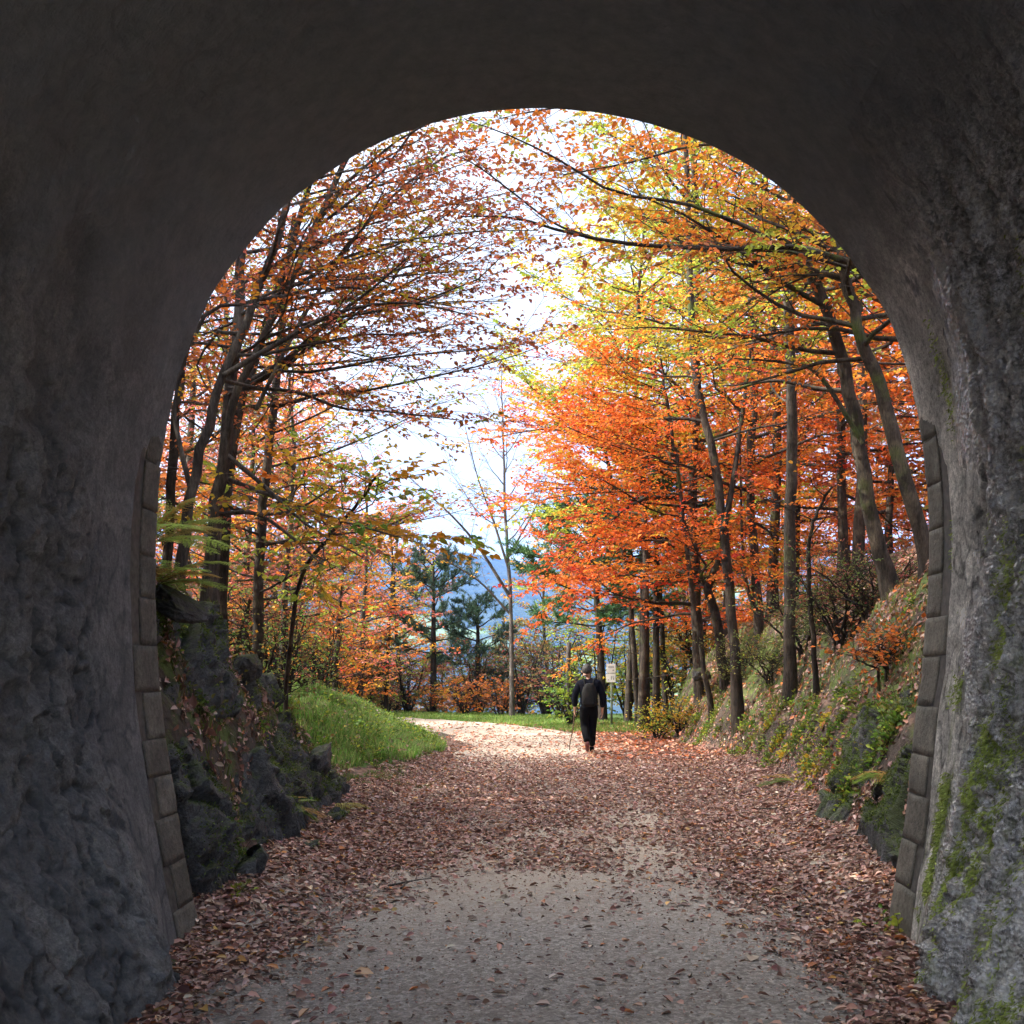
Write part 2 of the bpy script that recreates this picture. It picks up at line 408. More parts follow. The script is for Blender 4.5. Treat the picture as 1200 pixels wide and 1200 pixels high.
def build_ground():
    xs = np.concatenate([-np.geomspace(7, 9000, 70)[::-1], np.arange(-6.9, 7.5, .11), np.geomspace(7.6, 9000, 70)])
    ys = np.concatenate([-np.geomspace(7, 9000, 30)[::-1], np.arange(-6.5, 6.4, .5), np.arange(6.4, 30, .12), np.geomspace(30.2, 60, 110), np.geomspace(60.8, 12000, 70)])
    X, Y = np.meshgrid(xs, ys); Z = H(X, Y)
    n, m_ = X.shape
    i = np.arange(n * m_).reshape(n, m_)
    Fc = np.stack([i[:-1, :-1], i[:-1, 1:], i[1:, 1:], i[1:, :-1]], -1).reshape(-1, 4)
    xl = np.interp(Y, *XL); xr = np.interp(Y, *XR)
    lit = .75 - .55 * sstep(Y, 22, 32) * (X < xr)
    # green knoll on the left and the verge beyond the bend
    gr = sstep(Y, 15.5, 17) * (1 - sstep(Y, 44, 60)) * sstep(-X, -xl - .3, -xl + .3) * (1 - sstep(-X, 8, 12))
    gr = np.maximum(gr, sstep(Y, 29, 33) * (1 - sstep(Y, 50, 60)) * (X < xr) * 1.0)
    mo = .44 * sstep(X, xr, xr + .5) * (1 - sstep(X, xr + 1.6, xr + 2.6)) + .42 * sstep(-X, -xl, -xl + .3) * (1 - sstep(Y, 14, 16))
    gy, gx = np.gradient(Z, ys, xs); steep = sstep(np.hypot(gx, gy), .9, 2.0) * (Y < 60); lit = lit * (1 - .75 * steep); mo = mo + .10 * steep
    far = sstep(Y, 70, 120) + sstep(np.abs(X), 50, 90); gr = np.clip(gr + far * .6, 0, 1)
    A = np.stack([lit, gr * 1.0, mo], -1).reshape(-1, 3)
    o = mesh_obj('ground', np.stack([X, Y, Z], -1).reshape(-1, 3), Fc, M['ground'], smooth=True, attrs=A)
    tag(o, kind='structure')
build_ground()

PATHC = smooth_path([(0.1, -30, 0), (0.1, -10, 0), (.1, 0, 0), (.15, 10, 0), (.15, 20, 0), (-.5, 27, 0), (-2.9, 33.6, 0), (-7.5, 39.6, 0), (-15, 43, 0), (-24, 44, 0)], 260)
def path_dist(x, y):
    d = np.full(np.shape(x), 1e9)
    for c in PATHC[::3]: d = np.minimum(d, (x - c[0]) ** 2 + (y - c[1]) ** 2)
    return np.sqrt(d)
def build_path():
    c = PATHC; t = nrm(np.gradient(c, axis=0)); s = np.stack([t[:, 1], -t[:, 0], 0 * t[:, 0]], 1)
    hw = np.interp(c[:, 1], [-30, 7, 9, 18, 24, 30, 45], [2.15, 2.15, 2.2, 2.1, 1.9, 1.8, 1.7])
    us = np.linspace(-1, 1, 31)
    V = c[:, None] + s[:, None] * (us[None, :, None] * hw[:, None, None])
    edge = fbm(V.reshape(-1, 3) * .9, 3, 2).reshape(len(c), -1) * .22 * np.abs(us)[None]
    V = V + s[:, None] * edge[..., None]
    z = H(V[..., 0], V[..., 1]); V[..., 2] = z + .012 + .02 * (1 - us[None] ** 2) - .05 * sstep(np.abs(us), .93, 1.)[None]
    i = np.arange(V.shape[0] * V.shape[1]).reshape(V.shape[:2])
    Fc = np.stack([i[:-1, :-1], i[:-1, 1:], i[1:, 1:], i[1:, :-1]], -1).reshape(-1, 4)
    sand = .20 + .80 * sstep(V[..., 1] + .8 * fbm(V.reshape(-1, 3) * .8, 3).reshape(V.shape[:2]), 5.8, 10.5)
    o = mesh_obj('path', V.reshape(-1, 3), Fc, M['path'], smooth=True, attrs=np.stack([sand, sand, sand], -1).reshape(-1, 3))
    tag(o, kind='structure')
build_path()

def build_hills():
    xs = np.linspace(-4000, 4000, 220); ys = np.linspace(900, 4200, 120)
    X, Y = np.meshgrid(xs, ys)
    ridge = np.interp(Y, [900, 1500, 2600, 3200, 4200], [-75, -50, 235, 345, 300])
    P = np.stack([X, Y, 0 * X], -1).reshape(-1, 3)
    Z = ridge * (1 + .10 * fbm(P / 900, 3, 4).reshape(X.shape)) + 28 * fbm(P / 330, 4, 8).reshape(X.shape) + 7 * fbm(P / 60, 3, 2).reshape(X.shape)
    Z = np.where(Y < 1000, -80, Z)
    i = np.arange(X.size).reshape(X.shape)
    Fc = np.stack([i[:-1, :-1], i[:-1, 1:], i[1:, 1:], i[1:, :-1]], -1).reshape(-1, 4)
    tag(mesh_obj('hills', np.stack([X, Y, Z], -1).reshape(-1, 3), Fc, M['hill'], smooth=True), kind='structure')
build_hills()

# ------------------------------------------------------------------ tunnel
YM = 6.88; PPM = F / YM
prof_px = [(252, 1165), (238, 1100), (225, 1040), (212, 970), (200, 900), (190, 830), (185, 760), (183, 700), (183, 650), (185, 600), (189, 550), (197, 497),
           (208, 443), (225, 397), (247, 347), (270, 313), (303, 273), (340, 235), (393, 197), (433, 173), (470, 157), (513, 143), (570, 131), (640, 127),
           (690, 131), (740, 140), (783, 152), (827, 168), (860, 184), (893, 204), (933, 235), (980, 283), (1013, 327), (1040, 369), (1058, 417), (1070, 460),
           (1080, 517), (1086, 575), (1088, 640), (1085, 710), (1080, 783), (1073, 833), (1067, 890), (1060, 960), (1053, 1000), (1045, 1053), (1040, 1100), (1033, 1165)]
prof = np.array([((x - VX) / PPM, EYE - (y - VY) / PPM) for x, y in prof_px])
pd = smooth_path(np.c_[prof, 0 * prof[:, 0]], 1600)[:, :2]
seg = np.r_[0, np.cumsum(np.linalg.norm(np.diff(pd, axis=0), axis=1))]
SL = seg[-1]
def prof_at(s):
    p = np.stack([np.interp(s, seg, pd[:, 0]), np.interp(s, seg, pd[:, 1])], -1)
    q = np.stack([np.interp(s + .04, seg, pd[:, 0]) - np.interp(s - .04, seg, pd[:, 0]), np.interp(s + .04, seg, pd[:, 1]) - np.interp(s - .04, seg, pd[:, 1])], -1)
    q = nrm(q); return p, np.stack([-q[..., 1], q[..., 0]], -1)      # point, outward normal
tunnel = empty('stone_tunnel', (0, YM, 0), 'dark rubble stone tunnel with dressed stone arch mouth framing the woods', 'tunnel')
OFF = np.array([0, YM, 0])

LIN = {}
def build_lining():
    ns = 1000; s = np.linspace(0, SL, ns)
    ys = np.concatenate([np.arange(.4, 3.6, .2), np.arange(3.6, 6.87, .014)])
    p, nn = prof_at(s)
    Sg, Yg = np.meshgrid(s, ys)
    Pp = np.stack([Sg, Yg, 0 * Sg], -1).reshape(-1, 3)
    wx = Pp + .16 * np.stack([fbm(Pp * 2.6, 3, 1), fbm(Pp * 2.6, 3, 6), 0 * Pp[:, 0]], 1)
    f1, f2, hs = worley(wx * np.array([3.4, 4.6, 1.]) + np.array([0, 0, .5]), 5)
    joint = 1 - sstep(f2 - f1 + .10 * vnoise(Pp * 9, 4), .0, .13)
    fr = Pp[:, 0] / SL
    z = np.interp(Pp[:, 0], s, p[:, 1])
    vault = sstep(z, 2.2, 3.6)                      # smoother, sooty crown
    right = sstep(fr, .62, .72)
    rough_ = fbm(Pp * np.array([2.2, 2.6, 1]), 5, 3, .55)
    streak = fbm(Pp * np.array([2.1, 9., 1]) + .5 * rough_[:, None], 5, 13, .62)
    facet = .03 * np.abs(fbm(Pp * np.array([5., 9, 1]) + hs[:, None] * 7, 4, 41, .6))
    stone = (1 - joint) * .012 + (hs - .5) * .03 + facet
    d = stone * (1 - .75 * vault) + .05 * rough_ * (1 - .5 * vault)
    wet = right * (1 - .9 * sstep(z, 4.6, 5.4)) * sstep(6.25 - Pp[:, 1] + .25 * rough_, 0, .35)
    d = d + (.07 * streak + .03 * fbm(Pp * np.array([6., 22, 1]), 3, 23)) * np.clip(right * (1 - .6 * sstep(z, 4.4, 5.2)), 0, 1)
    # the rubble dies flush against the dressed ring
    k = 1 - sstep(Pp[:, 1], 5.55, 6.25)
    hf = fbm(Pp * np.array([7., 5, 1]), 5, 55, .68) * .022 + np.abs(fbm(Pp * np.array([4., 3, 1]), 4, 58, .6)) * -.03
    d = d + hf * (1 - .5 * vault)
    off = .001 - .009 * vault * (1 - k) + .02 * k - d * (.03 + .97 * k) + .022 * (1 - vault) * sstep(Pp[:, 1], 6.44, 6.58)
    base = np.stack([np.interp(Pp[:, 0], s, p[:, 0]), np.interp(Pp[:, 0], s, p[:, 1])], 1)
    nv = np.stack([np.interp(Pp[:, 0], s, nn[:, 0]), np.interp(Pp[:, 0], s, nn[:, 1])], 1)
    q = base + nv * off[:, None]
    # the wall feet spread inward on a rough footing
    foot = .34 * (1 - sstep(z + .15 * rough_, .0, 1.15)) * (1 - sstep(Pp[:, 1], 5.3, 6.45)); q[:, 0] += np.where(q[:, 0] < 0, foot, -foot * .8)
    V = np.stack([q[:, 0], Pp[:, 1], q[:, 1]], 1) - OFF
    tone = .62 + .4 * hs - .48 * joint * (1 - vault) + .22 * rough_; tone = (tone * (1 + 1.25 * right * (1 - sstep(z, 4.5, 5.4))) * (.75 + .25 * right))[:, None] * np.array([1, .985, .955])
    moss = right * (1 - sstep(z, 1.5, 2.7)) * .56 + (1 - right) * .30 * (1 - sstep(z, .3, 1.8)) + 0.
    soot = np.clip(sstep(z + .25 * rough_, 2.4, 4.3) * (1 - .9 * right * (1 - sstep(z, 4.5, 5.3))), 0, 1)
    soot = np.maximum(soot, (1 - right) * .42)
    A = np.stack([wet, moss, soot], 1)
    LIN['V'] = V + OFF; LIN['N'] = -np.stack([nv[:, 0], 0 * nv[:, 0], nv[:, 1]], 1)
    LIN['m'] = right * (1 - sstep(z, 1.3, 2.5)) * sstep(fbm(Pp * np.array([.8, 3.0, 1]), 4, 71), .08, .45) * (Pp[:, 1] > 4.4) * sstep(6.25 - Pp[:, 1] + .3 * rough_, 0, .35) * np.clip(.35 + 1.2 * fbm(Pp * np.array([3., 5, 1]), 3, 91), 0, 1)
    LIN['m'] = np.maximum(LIN['m'], .12 * right * (1 - sstep(z, 3.2, 3.8)) * sstep(fbm(Pp * np.array([.7, 6, 1]), 4, 75), .35, .5) * (Pp[:, 1] > 4.4) * (Pp[:, 1] < 6.6))
    i = np.arange(len(V)).reshape(Sg.shape)
    Fc = np.stack([i[:-1, :-1], i[1:, :-1], i[1:, 1:], i[:-1, 1:]], -1).reshape(-1, 4)
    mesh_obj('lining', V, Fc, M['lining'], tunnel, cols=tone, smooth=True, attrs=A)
build_lining()

def rounded_block(fmap, nu=9, nr=4, nv=9, rnd=.02, seed=0, amp=.008, size=(1, 1, 1)):
    """box grid with rounded edges mapped through fmap(u,r,v in 0..1) -> xyz"""
    bm = bmesh.new(); bmesh.ops.create_cube(bm, size=2)
    bmesh.ops.subdivide_edges(bm, edges=bm.edges[:], cuts=6, use_grid_fill=True)
    V = np.array([v.co[:] for v in bm.verts]); Fq = np.array([[v.index for v in f.verts] for f in bm.faces]); bm.free()
    # rounding: move corners in
    hx = np.array(size) / 2; q = V * hx
    inner = hx - rnd; c = np.clip(q, -inner, inner); dlt = q - c
    ln = np.maximum(np.linalg.norm(dlt, axis=1, keepdims=True), 1e-9)
    q = np.where(ln > rnd, c + dlt / ln * rnd, q)
    q = q / (2 * hx) + .5
    X = fmap(q[:, 0], q[:, 1], q[:, 2])
    X = X + amp * np.stack([fbm(X * 7, 4, seed + j) for j in range(3)], 1)
    return X, Fq

def build_ring():
    Vs, Fs, Cs = [], [], []; n0 = 0
    s = .05; k = 0
    while s < SL - .1:
        L = .285 + .03 * R.standard_normal()
        L = min(L, SL - s)
        dep = .40 if k % 2 else .30
        dep += .02 * R.standard_normal()
        if 2.4 < s < SL - 2.4: dep = .26
        jut = .001 + .0015 * R.standard_normal()
        g = .0025
        def fm(u, r, v, s=s, L=L, dep=dep, jut=jut):
            ss = s + g + u * (L - 2 * g); p_, n_ = prof_at(ss)
            q_ = p_ + n_ * (jut + r[:, None] * .42)
            return np.stack([q_[:, 0], YM - dep + v * dep, q_[:, 1]], 1) - OFF
        X, Fq = rounded_block(fm, rnd=.004, seed=k * 3, amp=.004, size=(L, .42, dep))
        Vs.append(X); Fs.append(Fq + n0); n0 += len(X)
        zz = EYE + 1.9
        tone = (.72 + .3 * R.random()) * np.array([1, .975, .93])
        zb = prof_at(np.array([s + L / 2]))[0][0]
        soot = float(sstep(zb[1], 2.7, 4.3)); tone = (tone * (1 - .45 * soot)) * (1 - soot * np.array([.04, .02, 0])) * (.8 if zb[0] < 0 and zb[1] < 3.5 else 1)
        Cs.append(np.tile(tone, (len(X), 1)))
        s += L; k += 1
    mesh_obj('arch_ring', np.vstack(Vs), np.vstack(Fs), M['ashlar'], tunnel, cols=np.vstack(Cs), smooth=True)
    # mortar bed behind the blocks
    ss = np.linspace(0, SL, 400); p_, n_ = prof_at(ss)
    a_ = p_ + n_ * .006; b_ = p_ + n_ * .40
    V = np.vstack([np.c_[a_[:, 0], np.full(400, 6.3), a_[:, 1]], np.c_[a_[:, 0], np.full(400, YM - .015), a_[:, 1]], np.c_[b_[:, 0], np.full(400, YM - .015), b_[:, 1]]]) - OFF
    i = np.arange(400)
    Fq = np.vstack([np.stack([i[:-1] + 400 * j, i[1:] + 400 * j, i[1:] + 400 * (j + 1), i[:-1] + 400 * (j + 1)], 1) for j in (0, 1)])
    mesh_obj('mortar_bed', V, Fq, M['mortar'], tunnel)
    # portal wall round the ring, outside
    o_ = p_ + n_ * .40
    ctr = np.array([0, 2.0]); d_ = nrm(o_ - ctr)
    t1 = np.minimum(np.where(d_[:, 0] > 0, (5.6 - ctr[0]) / np.maximum(d_[:, 0], 1e-6), (-5.6 - ctr[0]) / np.minimum(d_[:, 0], -1e-6)),
                    np.where(d_[:, 1] > 0, (7.3 - ctr[1]) / np.maximum(d_[:, 1], 1e-6), (-.6 - ctr[1]) / np.minimum(d_[:, 1], -1e-6)))
    r_ = ctr + d_ * t1[:, None]
    V = np.vstack([np.c_[o_[:, 0], np.full(400, YM - .05), o_[:, 1]], np.c_[r_[:, 0], np.full(400, YM - .05), r_[:, 1]],
                   np.c_[r_[:, 0], np.full(400, YM - .75), r_[:, 1]], np.c_[o_[:, 0], np.full(400, YM - .75), o_[:, 1]]]) - OFF
    Fq = np.vstack([np.stack([i[:-1] + 400 * j, i[:-1] + 400 * ((j + 1) % 4), i[1:] + 400 * ((j + 1) % 4), i[1:] + 400 * j], 1) for j in range(4)])
    mesh_obj('portal_wall', V, Fq, M['ashlar'], tunnel, cols=np.full((len(V), 3), .8))
    # coping
    def fm(u, r, v): return np.stack([-5.75 + 11.5 * u, YM - .85 + .9 * v, 7.3 + .25 * r], 1) - OFF
    X, Fq = rounded_block(fm, size=(11.5, .25, .9), rnd=.03)
    mesh_obj('coping', X, Fq, M['ashlar'], tunnel, cols=np.full((len(X), 3), .8))
build_ring()

def build_hillside():
    xs = np.concatenate([-np.geomspace(5, 60, 30)[::-1], np.linspace(-4.8, 4.8, 40), np.geomspace(5, 60, 30)])
    vs = np.linspace(0, 1, 60)
    X, Vv = np.meshgrid(xs, vs)
    yf = 6.5 + 6.5 * sstep(np.abs(X), 4.9, 12)
    Y = .3 + (yf - .3) * Vv
    top = 7.9 + .05 * np.abs(X) + .35 * fbm(np.stack([X, Y, 0 * X], -1).reshape(-1, 3) * .4, 3).reshape(X.shape)
    fall = sstep(yf - Y, 0, 5.0); lat = sstep(np.abs(X), 4.7, 5.6)
    ground_z = H(X, Y) - .4
    Z = top * (1 - lat * (1 - fall)) + ground_z * lat * (1 - fall)
    back = sstep(Y, .3, 2.2); Z = np.where(np.abs(X) < 4.5, Z, Z * back + (1 - back) * -.5)
    i = np.arange(X.size).reshape(X.shape)
    Fc = np.stack([i[:-1, :-1], i[:-1, 1:], i[1:, 1:], i[1:, :-1]], -1).reshape(-1, 4)
    A = np.tile(np.array([.7, .2, .3]), (X.size, 1))
    tag(mesh_obj('hillside', np.stack([X, Y, Z], -1).reshape(-1, 3), Fc, M['ground'], smooth=True, attrs=A), kind='structure')
build_hillside()

# ------------------------------------------------------------------ leaves and wood
class Wood:
    def __init__(s): s.g = {}
    def add(s, P, r, sides=5):
        s.g.setdefault((len(P), sides), []).append((np.asarray(P, float), np.asarray(r, float)))
    def addm(s, P, r, sides=3):          # P (m,n,3)  r (m,n)
        for a_, b_ in zip(P, r): s.g.setdefault((P.shape[1], sides), []).append((a_, b_))
    def arrays(s, off):
        Vs, Fs = [], []; n0 = 0
        for (n, k), L in s.g.items():
            P = np.stack([l[0] for l in L]); r = np.stack([l[1] for l in L])
            T = nrm(np.gradient(P, axis=1)); mean = nrm(P[:, -1] - P[:, 0])
            ref = np.where(np.abs(mean[:, 2:3]) > .8, np.array([[1., 0, 0]]), np.array([[0, 0, 1.]]))[:, None]
            A = nrm(np.cross(T, ref)); B = np.cross(T, A)
            th = np.linspace(0, 2 * PI, k, endpoint=False)
            V = P[:, :, None] + r[:, :, None, None] * (A[:, :, None] * np.cos(th)[None, None, :, None] + B[:, :, None] * np.sin(th)[None, None, :, None])
            m_ = len(L); V = V.reshape(-1, 3)
            i = np.arange(m_ * n * k).reshape(m_, n, k); j = np.roll(i, -1, axis=2)
            Fq = np.stack([i[:, :-1], j[:, :-1], j[:, 1:], i[:, 1:]], -1).reshape(-1, 4)
            Vs.append(V); Fs.append(Fq + n0); n0 += len(V)
        return np.vstack(Vs) - off, np.vstack(Fs)

class Leaves:
    def __init__(s): s.L = []
    def add(s, base, d, n_, ln, wd, col): s.L.append((base, d, n_, ln, wd, col))
    def count(s): return sum(len(l[0]) for l in s.L)
    def arrays(s, off, hexa=True, fold=.25, curl=.15):
        B = np.vstack([l[0] for l in s.L]) - off; D = nrm(np.vstack([l[1] for l in s.L])); N = np.vstack([l[2] for l in s.L])
        ln = np.concatenate([l[3] for l in s.L])[:, None]; wd = np.concatenate([l[4] for l in s.L])[:, None]; C = np.vstack([l[5] for l in s.L])
        Sd = nrm(np.cross(D, N)); N = np.cross(Sd, D)
        tip = B + D * ln - N * ln * curl
        if hexa:
            a1 = B + D * ln * .28 + Sd * wd * .46 + N * wd * fold; a2 = B + D * ln * .66 + Sd * wd * .40 + N * wd * fold - N * ln * curl * .3
            b1 = B + D * ln * .28 - Sd * wd * .46 + N * wd * fold; b2 = B + D * ln * .66 - Sd * wd * .40 + N * wd * fold - N * ln * curl * .3
            V = np.stack([B, a1, a2, tip, b2, b1], 1); m_ = len(B); i = np.arange(m_)[:, None] * 6
            Fq = np.vstack([i + np.array([[0, 1, 2, 3]]), i + np.array([[0, 3, 4, 5]])]); k = 6
        else:
            a1 = B + D * ln * .45 + Sd * wd * .5 + N * wd * fold; b1 = B + D * ln * .45 - Sd * wd * .5 + N * wd * fold
            V = np.stack([B, a1, tip, b1], 1); m_ = len(B); i = np.arange(m_)[:, None] * 4
            Fq = np.vstack([i + np.array([[0, 1, 2]]), i + np.array([[0, 2, 3]])]); k = 4
        return V.reshape(-1, 3), Fq, np.repeat(np.clip(C, .004, .95), k, axis=0)

PAL = dict(
    orange=(.66, .19, .03), fire=(.62, .12, .022), red=(.50, .05, .025), yellow=(.62, .44, .05), gold=(.60, .30, .03),
    lime=(.36, .43, .055), green=(.15, .27, .04), dull=(.12, .17, .05), russet=(.40, .12, .045), pink=(.58, .17, .12), brown=(.24, .11, .05),
    olive=(.22, .22, .06), pine=(.045, .10, .05), rust=(.48, .16, .05), plum=(.30, .08, .07))

def pick(rng, pal, n):
    names = list(pal); wts = np.array([pal[k] for k in names], float); wts /= wts.sum()
    return np.array([PAL[names[i]] for i in rng.choice(len(names), n, p=wts)])

def leaf_spray(rng, lv, a_, d, ln, dens, size, pal_rgb, droop=.15, flat=.45):
    """twigs given as arrays a_ (m,3) d (m,3) ln (m,) ; leaves alternate along each"""
    k = max(2, int(round(float(np.mean(ln)) * dens)))
    m_ = len(a_)
    t = (np.arange(k) + .6) / k
    t = t[None] + rng.normal(0, .06, (m_, k))
    pos = a_[:, None] + d[:, None] * (t * ln[:, None])[..., None]
    side = nrm(np.cross(d, np.array([0, 0, 1.])))
    sg = np.where(np.arange(k) % 2, 1., -1.)[None, :, None]
    dr = d[:, None] * .75 + side[:, None] * sg * .8 + rng.normal(0, .28, (m_, k, 3)); dr[..., 2] -= droop
    nn = np.array([0, 0, 1.]) + rng.normal(0, flat, (m_, k, 3))
    sz = size * (.65 + .6 * rng.random((m_, k)))
    col = pal_rgb[:, None] * (1 + rng.normal(0, .16, (m_, k, 1))) * (1 + rng.normal(0, .07, (m_, k, 3)))
    lv.add(pos.reshape(-1, 3), dr.reshape(-1, 3), nn.reshape(-1, 3), sz.ravel(), (sz * (.62 + .1 * rng.random((m_, k)))).ravel(), col.reshape(-1, 3))

def branch_path(rng, p, d, L, n, up=0., wig=.12, sag=0.):
    pts = [np.array(p, float)]; d = nrm(np.array(d, float))
    for i in range(n - 1):
        pts.append(pts[-1] + d * L / (n - 1))
        d = d + rng.normal(0, wig, 3) * np.array([1, 1, .7]); d[2] += up / (n - 1) - sag * (i / n) / (n - 1); d = nrm(d)
    return np.array(pts)

def clothe(rng, wd, lv, P, L, r0, c):
    """secondary branches and leafy twigs along polyline P"""
    n2 = max(2, int(L * c['sec']))
    side = 1
    for j in range(n2):
        t = c.get('bare', .18) + (1 - c.get('bare', .18)) * (j + rng.random()) / n2
        i = min(int(t * (len(P) - 1)), len(P) - 2); f = t * (len(P) - 1) - i
        p = P[i] * (1 - f) + P[i + 1] * f; T = nrm(P[i + 1] - P[i])
        sv = nrm(np.cross(T, np.array([0, 0, 1.]))) * side; side = -side
        d = nrm(T * (.55 + .4 * t) + sv * .8 * (1.15 - .5 * t) + np.array([0, 0, c.get('lift', .12)]) + rng.normal(0, c.get('jit', .2), 3))
        l2 = (L * .38 * (1.05 - .6 * t) + .22) * (.7 + .6 * rng.random())
        Q = branch_path(rng, p, d, l2, 5, 0, .13, c.get('sag', .15))
        rr = max(.0035, r0 * .35 * (1 - .6 * t))
        wd.add(Q, np.linspace(rr, .0022 * c.get('tw', 1), 5), 3)
        if c['twig'] <= 0: continue
        k = max(2, int(l2 * c['twig']))
        tt = .15 + .85 * (np.arange(k) + rng.random(k)) / k
        ii = np.minimum((tt * 4).astype(int), 3); ff = (tt * 4 - ii)[:, None]
        a_ = Q[ii] * (1 - ff) + Q[ii + 1] * ff; T2 = nrm(Q[ii + 1] - Q[ii])
        sv2 = nrm(np.cross(T2, np.array([0, 0, 1.]))) * np.where(np.arange(k) % 2, 1, -1)[:, None]
        dd = nrm(T2 * .7 + sv2 * .75 + rng.normal(0, .22, (k, 3)))
        ll = (.16 + .24 * rng.random(k)) * c.get('twl', 1)
        E = a_ + dd * ll[:, None]; Mid = (a_ + E) / 2 + rng.normal(0, .012, (k, 3))
        tr = .0026 * c.get('tw', 1)
        wd.addm(np.stack([a_, Mid, E], 1), np.tile([tr, tr * .8, tr * .5], (k, 1)), 3)
        if c['leaf'] > 0:
            # one colour family per secondary branch, drifting through the crown
            pr = pick(rng, c['pal'], 1) if rng.random() < c.get('fam', .7) else pick(rng, c['pal'], k)
            keep = rng.random(k) < c.get('keep', 1.)
            if keep.any():
                leaf_spray(rng, lv, a_[keep], dd[keep], ll[keep], c['leaf'], c['size'], (np.ones((k, 3)) * pr)[keep], c.get('droop', .15), c.get('flat', .45))

def make_tree(name, label, cat, trunks, c, limbs=(), seed=1, group=None, bark='bark', sides=8, hexa=True, leafmat='leaf', crown_name='crown', off=None):
    """trunks: [(points, r0, r1)] ; limbs: [(points, r0, r1)] hand placed ; c: crown spec"""
    rng = np.random.default_rng(seed); wd, lv = Wood(), Leaves()
    base = np.array(trunks[0][0][0], float) if off is None else np.array(off, float)
    H0 = base[2]
    for pts, r0, r1 in trunks:
        P = smooth_path(pts, 22); L = np.linalg.norm(np.diff(P, axis=0), axis=1).sum()
        P[1:-1] += rng.normal(0, .012, (20, 3)) * np.array([1, 1, 0])
        rad = r1 + (r0 - r1) * (1 - np.linspace(0, 1, 22)) ** .85; rad[0] *= 1.45; rad[1] *= 1.12
        rad = rad * (1 + rng.normal(0, .03, 22))
        Pb = P.copy(); Pb[0, 2] -= .25
        wd.add(Pb, rad, sides)
        n1 = c.get('prim', 0)
        for k in range(n1):
            f = c['f0'] + (c['f1'] - c['f0']) * (k + rng.random()) / n1
            i = min(int(f * 21), 20); q = f * 21 - i; p = P[i] * (1 - q) + P[i + 1] * q
            if c.get('az') is not None and rng.random() < c.get('azp', .6): az = c['az'] + rng.normal(0, c.get('azs', .7))
            else: az = k * 2.4 + rng.normal(0, .4)
            g = (f - c['f0']) / max(c['f1'] - c['f0'], 1e-6)
            prof_ = c.get('shape', 'beech')
            sc = (1.0 - .55 * g ** 1.5) if prof_ == 'beech' else ((1.05 - g) if prof_ == 'cone' else math.sin(PI * min(.98, .15 + .85 * g)) ** .6)
            cb = c | dict(pal=c['pal_hi'], keep=c.get('keep_hi', c.get('keep', 1))) if (c.get('palf') and f > c['palf'] + rng.normal(0, .03)) else c
            Lb = c['len'] * sc * (.65 + .6 * rng.random())
            el = c.get('e0', .15) + (c.get('e1', .9) - c.get('e0', .15)) * g
            d = np.array([math.sin(az) * math.cos(el), math.cos(az) * math.cos(el), math.sin(el)])
            rb = min(rad[i] * .5, (.010 + .009 * Lb) * c.get('thin', 1))
            Q = branch_path(rng, p, d, Lb, 9, c.get('up', -.05), c.get('wig', .1))
            wd.add(Q, np.linspace(rb, .005, 9), 5)
            clothe(rng, wd, lv, Q, Lb, rb, cb)
    for lb in limbs:
        pts, r0, r1 = lb[:3]; P = smooth_path(pts, 16); L = np.linalg.norm(np.diff(P, axis=0), axis=1).sum()
        wd.add(P, np.linspace(r0, r1, 16), 6)
        cc = dict(c)
        if len(lb) > 3: cc.update(lb[3])
        if cc.get('clothe', True): clothe(rng, wd, lv, P, min(L, cc.get('maxL', 4)), r0 * .6, cc | dict(sec=cc['sec'] * max(1, L / cc.get('maxL', 4))))
    t = empty(name, base, label, cat, group)
    V, Fq = wd.arrays(base); mesh_obj('trunk', V, Fq, M[bark], t, smooth=True)
    if lv.L:
        V, Fq, C = lv.arrays(base, hexa); mesh_obj(crown_name, V, Fq, M[leafmat], t, cols=C)
    LEAFN[0] += lv.count()
    return t
LEAFN = [0]

def pxl(pts, Y0, Y1=None):
    Y1 = Y0 if Y1 is None else Y1; n = len(pts)
    return [at(x, y, Y0 + (Y1 - Y0) * i / (n - 1)) for i, (x, y) in enumerate(pts)]

def root_at(P, r=0):
    """drop first point to the ground below it"""
    P = [np.array(p) for p in P]; P[0][2] = Hs(P[0][0], P[0][1]) ; return P

BE = dict(sec=3.6, twig=8, leaf=17, size=.075, len=3, prim=16, f0=.3, f1=1., e0=.1, e1=.8)
# ------------------------------------------------------------------ trees on the left bank
RUS = dict(russet=3, orange=2.5, pink=1.6, gold=1.8, yellow=.8, lime=.5)
def beech(**k): d = dict(BE, wig=.17); d.update(k); return d
LACY = dict(size=.056, leaf=20, sec=4.2, thin=.6)

def gtrunk(pts, Y0, Y1, r0, r1):
    P = pxl(pts, Y0, Y1); P[0][2] = Hs(P[0][0], P[0][1]); return (P, r0, r1)

